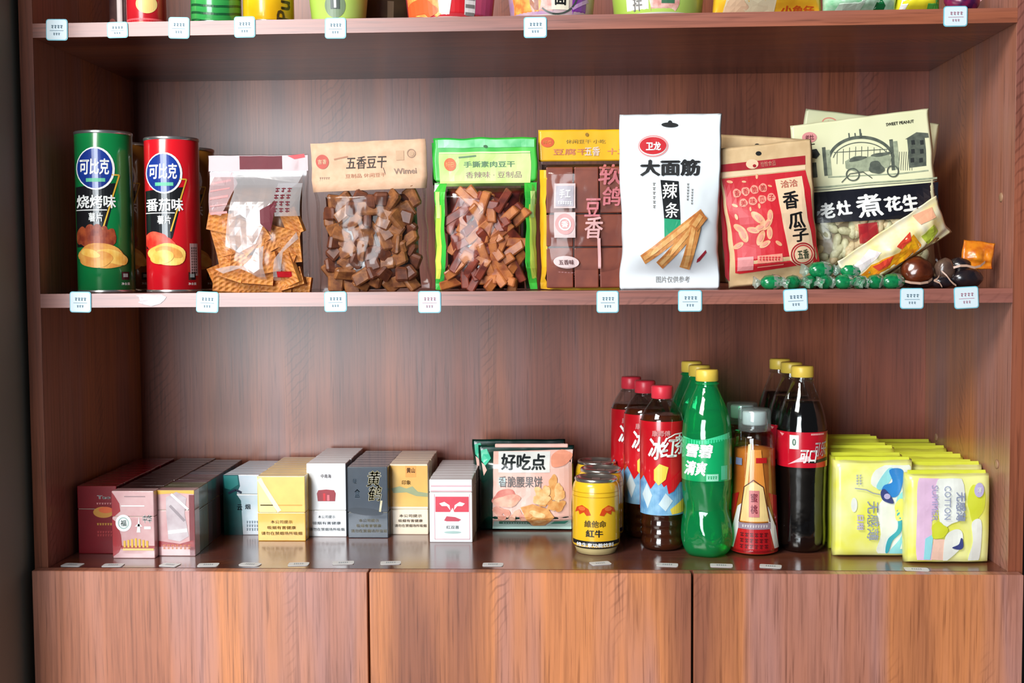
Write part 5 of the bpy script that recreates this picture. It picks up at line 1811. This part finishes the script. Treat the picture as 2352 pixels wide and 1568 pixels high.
# left front pack
w, h, d = .104, .130, .036
tL = pad_pack('yellow sanitary pack with blue swirl print, front of the left column', 1.0900, 0.088, w, h, d, .0, 1, 151, 'sanitary packs')
P = Print(tL, padM(w, h, d, 151), frame(1895, 1048, 2085, 1272), .06, .06, .0007, clip=(.015, .985, .015, .985))
PB = mat('pad_blue', (48, 132, 210), .3, coat=.3); PBD = mat('pad_navy', (60, 70, 130), .35)
PT = mat('pad_aqua', (150, 222, 230), .3, coat=.3); PTL = mat('pad_teal', (60, 170, 190), .3, coat=.3)
PW = mat('pad_white', (240, 244, 236), .3, coat=.3); PL_ = mat('pad_lilac', (190, 180, 220), .35)
PK = mat('pad_pink', (232, 196, 226), .3, coat=.3); PKS_ = mat('pad_salmon', (240, 200, 180), .3, coat=.3)
INKP = mat('pad_ink', (150, 160, 190), .4)
P.soft = True
P.poly('white_field', PW, [(2000, 1058), (2082, 1056), (2082, 1268), (2000, 1268), (2006, 1220), (1996, 1160), (2016, 1120), (1980, 1096)], 1)
P.poly('aqua_field', PT, [(2046, 1130), (2082, 1120), (2082, 1268), (2028, 1268), (2060, 1222), (2050, 1180)], 2)
P.poly('aqua_field', PT, [(2020, 1062), (2036, 1060), (2030, 1086), (2006, 1110), (1994, 1100)], 2)
P.poly('blue_swirl', PB, [(2026, 1062), (2060, 1062), (2058, 1100), (2046, 1126), (2024, 1128), (2006, 1122), (2012, 1100), (2034, 1090)], 3)
P.poly('blue_swirl', PBD, [(2004, 1116), (2014, 1108), (2030, 1126), (2036, 1144), (2010, 1136)], 4)
P.ell('blue_swirl', PL_, 2020, 1126, 8, 7, 5)
P.ell('yellow_blossom', SPY, 2058, 1160, 20, 26, 4, wob=.12)
P.poly('teal_wave', PTL, [(2044, 1160), (2052, 1164), (2058, 1210), (2036, 1236), (2026, 1264), (2018, 1264), (2024, 1232), (2048, 1206)], 4)
P.poly('white_drop', PW, [(2054, 1256), (2064, 1226), (2072, 1256)], 5)
P.text('lettering', INKP, '无感薄', 1984, 1186, 96, 30, 6, .006, rot=-math.pi / 2)
P.text('lettering', PL_, '日用', 1952, 1190, 36, 16, 6, .03, rot=-math.pi / 2)
P.blurb('lettering', INKP, 1948, 1085, 16, 26, 4, 2, 6)
P.line('lettering', INKP, [(1938, 1106), (1966, 1110), (1984, 1118), (2004, 1122)], 2, 6)
P.ell('white_field', PW, 1938, 1148, 8, 18, 2)
P.build()
nk = 0
for k, (dx, dz) in enumerate(((-.006, .0), (-.004, .004), (.002, .002), (-.008, .006), (-.004, .003))):
    q = pad_pack('lime-topped sanitary pack, %s in line behind the left front one' % ORD_[k], 1.0920 + dx * .2, 0.088 + .040 * (k + 1), w * .95, h * 1.0 + dz, d, random.uniform(-.03, .03), 0, 160 + k, 'left column of sanitary packs')
# right front pack
w, h, d = .108, .118, .036
tR = pad_pack('yellow and pink sanitary pack, front of the right column', 1.1775, 0.054, w, h, d, .02, 1, 171, 'sanitary packs')
P = Print(tR, padM(w, h, d, 171), Art((2085, 1098), (2262, 1092), (2092, 1290)), .06, .06, .0007, clip=(.015, .985, .015, .985))
P.soft = True
P.poly('pink_field', PK, [(2106, 1098), (2150, 1096), (2160, 1150), (2138, 1190), (2142, 1286), (2110, 1286), (2104, 1180)], 1)
P.poly('white_field', PW, [(2146, 1102), (2200, 1098), (2206, 1180), (2180, 1200), (2160, 1210), (2150, 1170)], 2)
P.poly('aqua_field', PT, [(2124, 1236), (2142, 1224), (2138, 1284), (2124, 1284)], 2)
P.poly('salmon_field', PKS_, [(2142, 1236), (2168, 1236), (2170, 1284), (2140, 1284)], 2)
P.poly('white_field', PW, [(2168, 1230), (2190, 1212), (2206, 1220), (2204, 1254), (2176, 1284), (2166, 1284)], 3)
P.poly('white_field', PW, [(2226, 1196), (2246, 1190), (2250, 1240), (2246, 1284), (2222, 1284), (2230, 1240)], 2)
P.ell('yellow_blossom', SPL, 2153, 1216, 18, 19, 4, wob=.1)
P.ell('lime_patch', SPL, 2234, 1150, 20, 40, 1, wob=.1)
P.poly('navy_mark', PBD, [(2184, 1254), (2198, 1246), (2202, 1232), (2206, 1234), (2208, 1252), (2200, 1258)], 5)
P.text('lettering', INKP, '无感薄', 2198, 1160, 66, 22, 6, .02, rot=-math.pi / 2)
P.text('lettering', INKP, 'COTTON', 2168, 1152, 76, 14, 6, .0, rot=-math.pi / 2)
P.text('lettering', PL_, 'SUMMER', 2140, 1154, 82, 14, 6, .008, rot=-math.pi / 2)
P.ell('round_badge', PL_, 2238, 1122, 11, 16, 4)
P.text('lettering', PW, '薄', 2238, 1122, 10, 12, 5, .01)
P.build()
for k in range(7):
    pad_pack('lime-topped sanitary pack, %s in line behind the right front one' % ORD_[k], 1.1885 + (-.0005, .0, -.001, .0, -.001, -.002, -.001)[k], 0.064 + .037 * (k + 1), .1005, h + (.004, .001, .003, .0, .004, .002, .003)[k], d, random.uniform(-.06, .03), k == 0, 180 + k, 'right column of sanitary packs')

# ================================================================ UPPER SHELF (only the feet of these things are in view)
ZU = Z2 + T


def small_can(name, label, x, y, r, h, m, rimm, extra=None, cat='can'):
    t = turned(name, label, cat, x, y, ZU)
    prof = [(r * .94, .003), (r, .006), (r, h - .006), (r * .92, h - .002)]
    obj('can_body', lathe('can_body', prof, m, 44), t)
    obj('base_ring', lathe('base_ring', [(0, .002), (r * .84, .0016), (r * .90, 0), (r * .97, .001), (r * .985, .0045)], rimm, 44), t)
    obj('top_ring', lathe('top_ring', [(r * .95, h - .004), (r * .97, h - .001), (r * .92, h), (r * .90, h - .002), (0, h - .002)], rimm, 44), t)
    P = Print(t, cylM(prof, 0, h), frame(0, 0, 100, 100 * h / (2 * r)), .05, .08, .0003, clip=(.02, .98, 0, 1))
    if extra:
        extra(P, 100 * h / (2 * r))
    P.build()
    return t


small_can('coffee_can', 'dark brown can with pale reflection at the left of upper shelf', 0.0935, 0.068, .0180, .105, mat('can_umber', (70, 50, 48), .25, coat=.5, col2=(50, 34, 36), scale=40), METAL,
          lambda P, H: (P.rect('pale_strip', mat('reflection_grey', (176, 160, 156), .3), 28, 4, 46, H - 4, 1), P.ell('rose_print', mat('can_rose', (120, 66, 60), .3), 10, H - 26, 14, 18, 1)))  # the pale strip is a reflection painted down the can
small_can('milk_can', 'red tin with gold rims beside the dark can on upper shelf', 0.1330, 0.045, .0255, .100, mat('tin_red', (206, 36, 44), .25, coat=.5, col2=(182, 26, 38), scale=20), mat('tin_gold', (226, 186, 110), .25, metal=.7),
          lambda P, H: (P.ell('gold_disc', mat('tin_disc', (240, 206, 130), .3), 50, H - 54, 26, 24, 1), P.rect('band', mat('tin_pinkred', (232, 90, 96), .3), -2, H - 18, 102, H - 8, 1)))
small_can('soda_can', 'green tin with dark curved bands on upper shelf', 0.2240, 0.050, .0325, .115, mat('tin_green', (64, 168, 84), .2, coat=.6, col2=(44, 146, 70), scale=20), METAL,
          lambda P, H: [P.line('dark_band', mat('tin_darkgreen', (20, 84, 46), .3), [(2, H - 12 - k * 15), (25, H - 6 - k * 15), (50, H - 4 - k * 15), (75, H - 6 - k * 15), (98, H - 12 - k * 15)], 4.5, 1) for k in range(9)])
small_can('tea_tin', 'yellow tin with sideways dark lettering on upper shelf', 0.2935, 0.050, .0330, .115, mat('tin_yellow', (232, 188, 26), .2, coat=.6, col2=(214, 160, 16), scale=20), METAL,
          lambda P, H: (P.text('lettering', mat('tin_brown', (70, 50, 14), .4), 'Pu', 78, H - 26, 40, 26, 2, .02, rot=math.pi / 2), P.line('painted_highlight', GOLDP, [(40, 4), (40, H - 4)], 3, 1)))  # the upright gold stroke is the tin's highlight, painted on


def cup(label, x, y, r0, r1, h, m, art):
    t = turned('noodle_cup', label, 'noodle cup', x, y, ZU, 'noodle cups on the upper shelf')
    prof = [(r0 * .95, .001), (r0, .003), (r1, h - .004)]
    obj('cup_body', lathe('cup_body', prof, m, 52), t)
    obj('foot', lathe('foot', [(0, .003), (r0 * .9, .003), (r0 * .92, 0), (r0 * .98, 0), (r0 * 1.0, .003)], mat('cup_foot', (214, 206, 196), .5), 52), t)
    obj('rim', lathe('rim', [(r1 * .99, h - .005), (r1 * 1.035, h - .003), (r1 * 1.035, h), (r1 * .98, h + .001)], mat('cup_rim', (236, 236, 232), .4), 52), t)
    obj('foil_lid', lathe('foil_lid', [(r1 * 1.0, h + .0008), (0, h + .0012)], mat('cup_lid', (220, 210, 190), .3, metal=.4), 52), t)
    P = Print(t, cylM(prof, 0, h), frame(0, 0, 100, 100 * h / (2 * r0)), .05, .08, .0004, clip=(.02, .98, 0, 1))
    art(P, 100 * h / (2 * r0))
    P.build()


NDL = mat('noodle_print', (236, 180, 90), .4, col2=(222, 120, 60), scale=90)
MEATP = mat('noodle_meat', (196, 130, 120), .4, col2=(226, 190, 180), scale=90)


def art_lime(P, H):
    P.ell('emblem', mat('emblem_grey', (120, 140, 110), .4), 44, H - 30, 18, 22, 1)
    P.rect('emblem', mat('emblem_dark', (70, 80, 74), .4), 36, H - 44, 52, H - 24, 2)
    P.rect('emblem', WHITE, 42, H - 42, 46, H - 26, 3)


def art_red(P, H):
    P.ell('noodle_picture', NDL, 22, H - 26, 24, 24, 1, wob=.08)
    P.ell('noodle_picture', mat('noodle_orange', (232, 100, 50), .4), 16, H - 12, 18, 12, 2, wob=.1)
    P.poly('white_panel_or_glare', WHITE, [(38, H), (36, H - 30), (46, H - 60), (54, H - 40), (48, H)], 2)
    P.rect('red_panel', REDP, 50, H - 70, 66, H, 1)
    P.rect('code_panel', mat('code_white', (226, 222, 222), .4), 66, H - 70, 78, H, 2)
    for k in range(7):
        P.rect('code_panel', GREYP, 67, H - 8 - k * 9, 77, H - 4 - k * 9, 3)
    P.rect('pink_panel', mat('cup_magenta', (200, 70, 120), .35), 78, H - 70, 104, H, 1)


def art_purple(P, H):
    P.ell('noodle_picture', NDL, 20, H - 18, 16, 26, 1, wob=.1)
    P.ell('noodle_picture', MEATP, 40, H - 16, 14, 26, 1, wob=.1)
    P.rect('emblem', mat('emblem_cream', (236, 226, 206), .4), 50, H - 36, 70, H - 8, 2)
    P.text('lettering', BLACK, '面', 60, H - 22, 14, 18, 3, .03)
    P.ring('bowl_line', mat('emblem_dark', (70, 80, 74), .4), 56, H - 26, 24, 24, 2, 2, 24, .1, 2.4)
    P.poly('purple_panel', mat('cup_violet', (140, 60, 170), .35), [(74, H), (74, H - 70), (90, H - 70), (90, H)], 1)
    P.line('purple_panel', mat('cup_lilac', (206, 160, 216), .35), [(74, H - 10), (92, H - 22)], 4, 2)


def art_lime2(P, H):
    P.rect('white_panel_or_glare', mat('cup_creamwhite', (236, 230, 220), .4), 16, H - 70, 40, H, 1)
    P.text('lettering', GREYP, '拌', 28, H - 14, 10, 18, 2, .02)
    P.ell('noodle_picture', MEATP, 56, H - 12, 16, 18, 1, wob=.1)
    P.rect('emblem', mat('emblem_green', (60, 110, 80), .4), 54, H - 34, 68, H - 12, 2)
    P.text('lettering', WHITE, '面', 61, H - 23, 9, 14, 3, .02)


LIMEC = mat('cup_lime', (176, 212, 84), .3, coat=.4, col2=(190, 222, 110), scale=14)
cup('lime green noodle cup at the left of the cups', 0.3850, 0.055, .0345, .0450, .105, LIMEC, art_lime)
cup('olive brown noodle cup standing back behind the lime one', 0.4250, 0.160, .0400, .0480, .105, mat('cup_olive', (110, 92, 64), .35, coat=.3, col2=(70, 60, 48), scale=20), lambda P, H: P.rect('pale_panel', mat('cup_tan', (160, 140, 110), .4), 60, H - 60, 70, H, 1))
cup('orange and red noodle cup with striped code panel', 0.5310, 0.065, .0545, .0660, .110, mat('cup_cherry', (214, 60, 70), .3, coat=.4), art_red)
cup('purple noodle cup with white emblem panel', 0.6640, 0.060, .0530, .0640, .110, mat('cup_palepurple', (190, 150, 196), .3, coat=.4, col2=(226, 200, 190), scale=20), art_purple)
cup('lime green noodle cup with cream panel at the right of the cups', 0.8020, 0.060, .0560, .0670, .110, LIMEC, art_lime2)

# bags at the right of the upper shelf
t = thing('snack_bag', 'yellow snack bag with pale window at the right of upper shelf', 'snack bag', (0.940, 0.045, ZU), (.05, 0, 0))
B = Bag(.140, .150, .050, .08, .02, .002, 201, .03, .002, 40, .5, .3)
obj('pouch', B.mesh('pouch', mat('bag_sunyellow', (240, 196, 50), .3, coat=.4, col2=(232, 170, 40), scale=30), 34, 36), t)
P = Print(t, B.M, frame(0, 0, 245, 262), .05, .05, .0005)
P.poly('pale_window', mat('bag_palewindow', (236, 226, 190), .35), [(20, 262), (30, 200), (110, 150), (140, 180), (138, 250), (90, 258)], 1)
P.ell('snack_picture', mat('bag_snackpink', (240, 206, 170), .35), 50, 236, 26, 16, 2, wob=.1)
P.poly('green_band', mat('bag_leafgreen', (90, 190, 80), .3), [(140, 226), (240, 222), (240, 200), (150, 190)], 1)
P.text('lettering', mat('bag_redorange', (214, 90, 30), .4), '小鱼仔', 190, 244, 76, 16, 2, .04)
P.build()
t = thing('green_film_bag', 'crumpled green and clear film bag at right of upper shelf', 'snack bag', (1.057, 0.045, ZU), (.05, 0, 0))
B = Bag(.096, .120, .050, .08, .0, .004, 211, .02, .003, 60, .4, .3)
obj('pouch', B.mesh('pouch', mat('bag_filmgreen', (70, 180, 110), .2, coat=.6, col2=(190, 226, 200), scale=50), 34, 36), t)
P = Print(t, B.M, frame(0, 0, 170, 212), .06, .06, .0005)
P.poly('dark_patch', mat('bag_deepgreen', (16, 120, 66), .25), [(110, 212), (120, 170), (140, 190), (136, 212)], 1)
P.poly('pale_patch', mat('bag_palegreen', (206, 232, 212), .25), [(20, 206), (40, 170), (90, 180), (80, 206)], 1)
P.build()
t = thing('yellow_bag', 'small bright yellow bag with green corner on upper shelf', 'snack bag', (1.130, 0.045, ZU), (.05, 0, 0))
B = Bag(.056, .110, .040, .08, .0, .0025, 221, .02, .002, 60, .45, .3)
obj('pouch', B.mesh('pouch', mat('bag_lemon', (240, 228, 50), .25, coat=.5), 24, 30), t)
P = Print(t, B.M, frame(0, 0, 80, 160), .08, .06, .0005)
P.poly('green_patch', mat('bag_leafgreen', (90, 190, 80), .3), [(56, 160), (50, 120), (74, 130), (78, 160)], 1)
P.poly('white_patch', WHITE, [(4, 156), (10, 120), (18, 140), (14, 158)], 1)
P.build()
t = thing('purple_sweet', 'dark purple and pink wrapped sweet at the right end of upper shelf', 'sweet', (1.183, 0.035, ZU))
obj('body', blob('body', mat('sweet_purple', (70, 20, 70), .25, coat=.5, col2=(170, 40, 80), scale=60), .0235, .017, .021, 3), t, (0, 0, .0208))
obj('wrapper_end', curl('wrapper_end', [(.020, -.004, .020), (.026, -.006, .026), (.030, -.004, .034)], .014, mat('sweet_pink', (226, 150, 150), .3)), t)
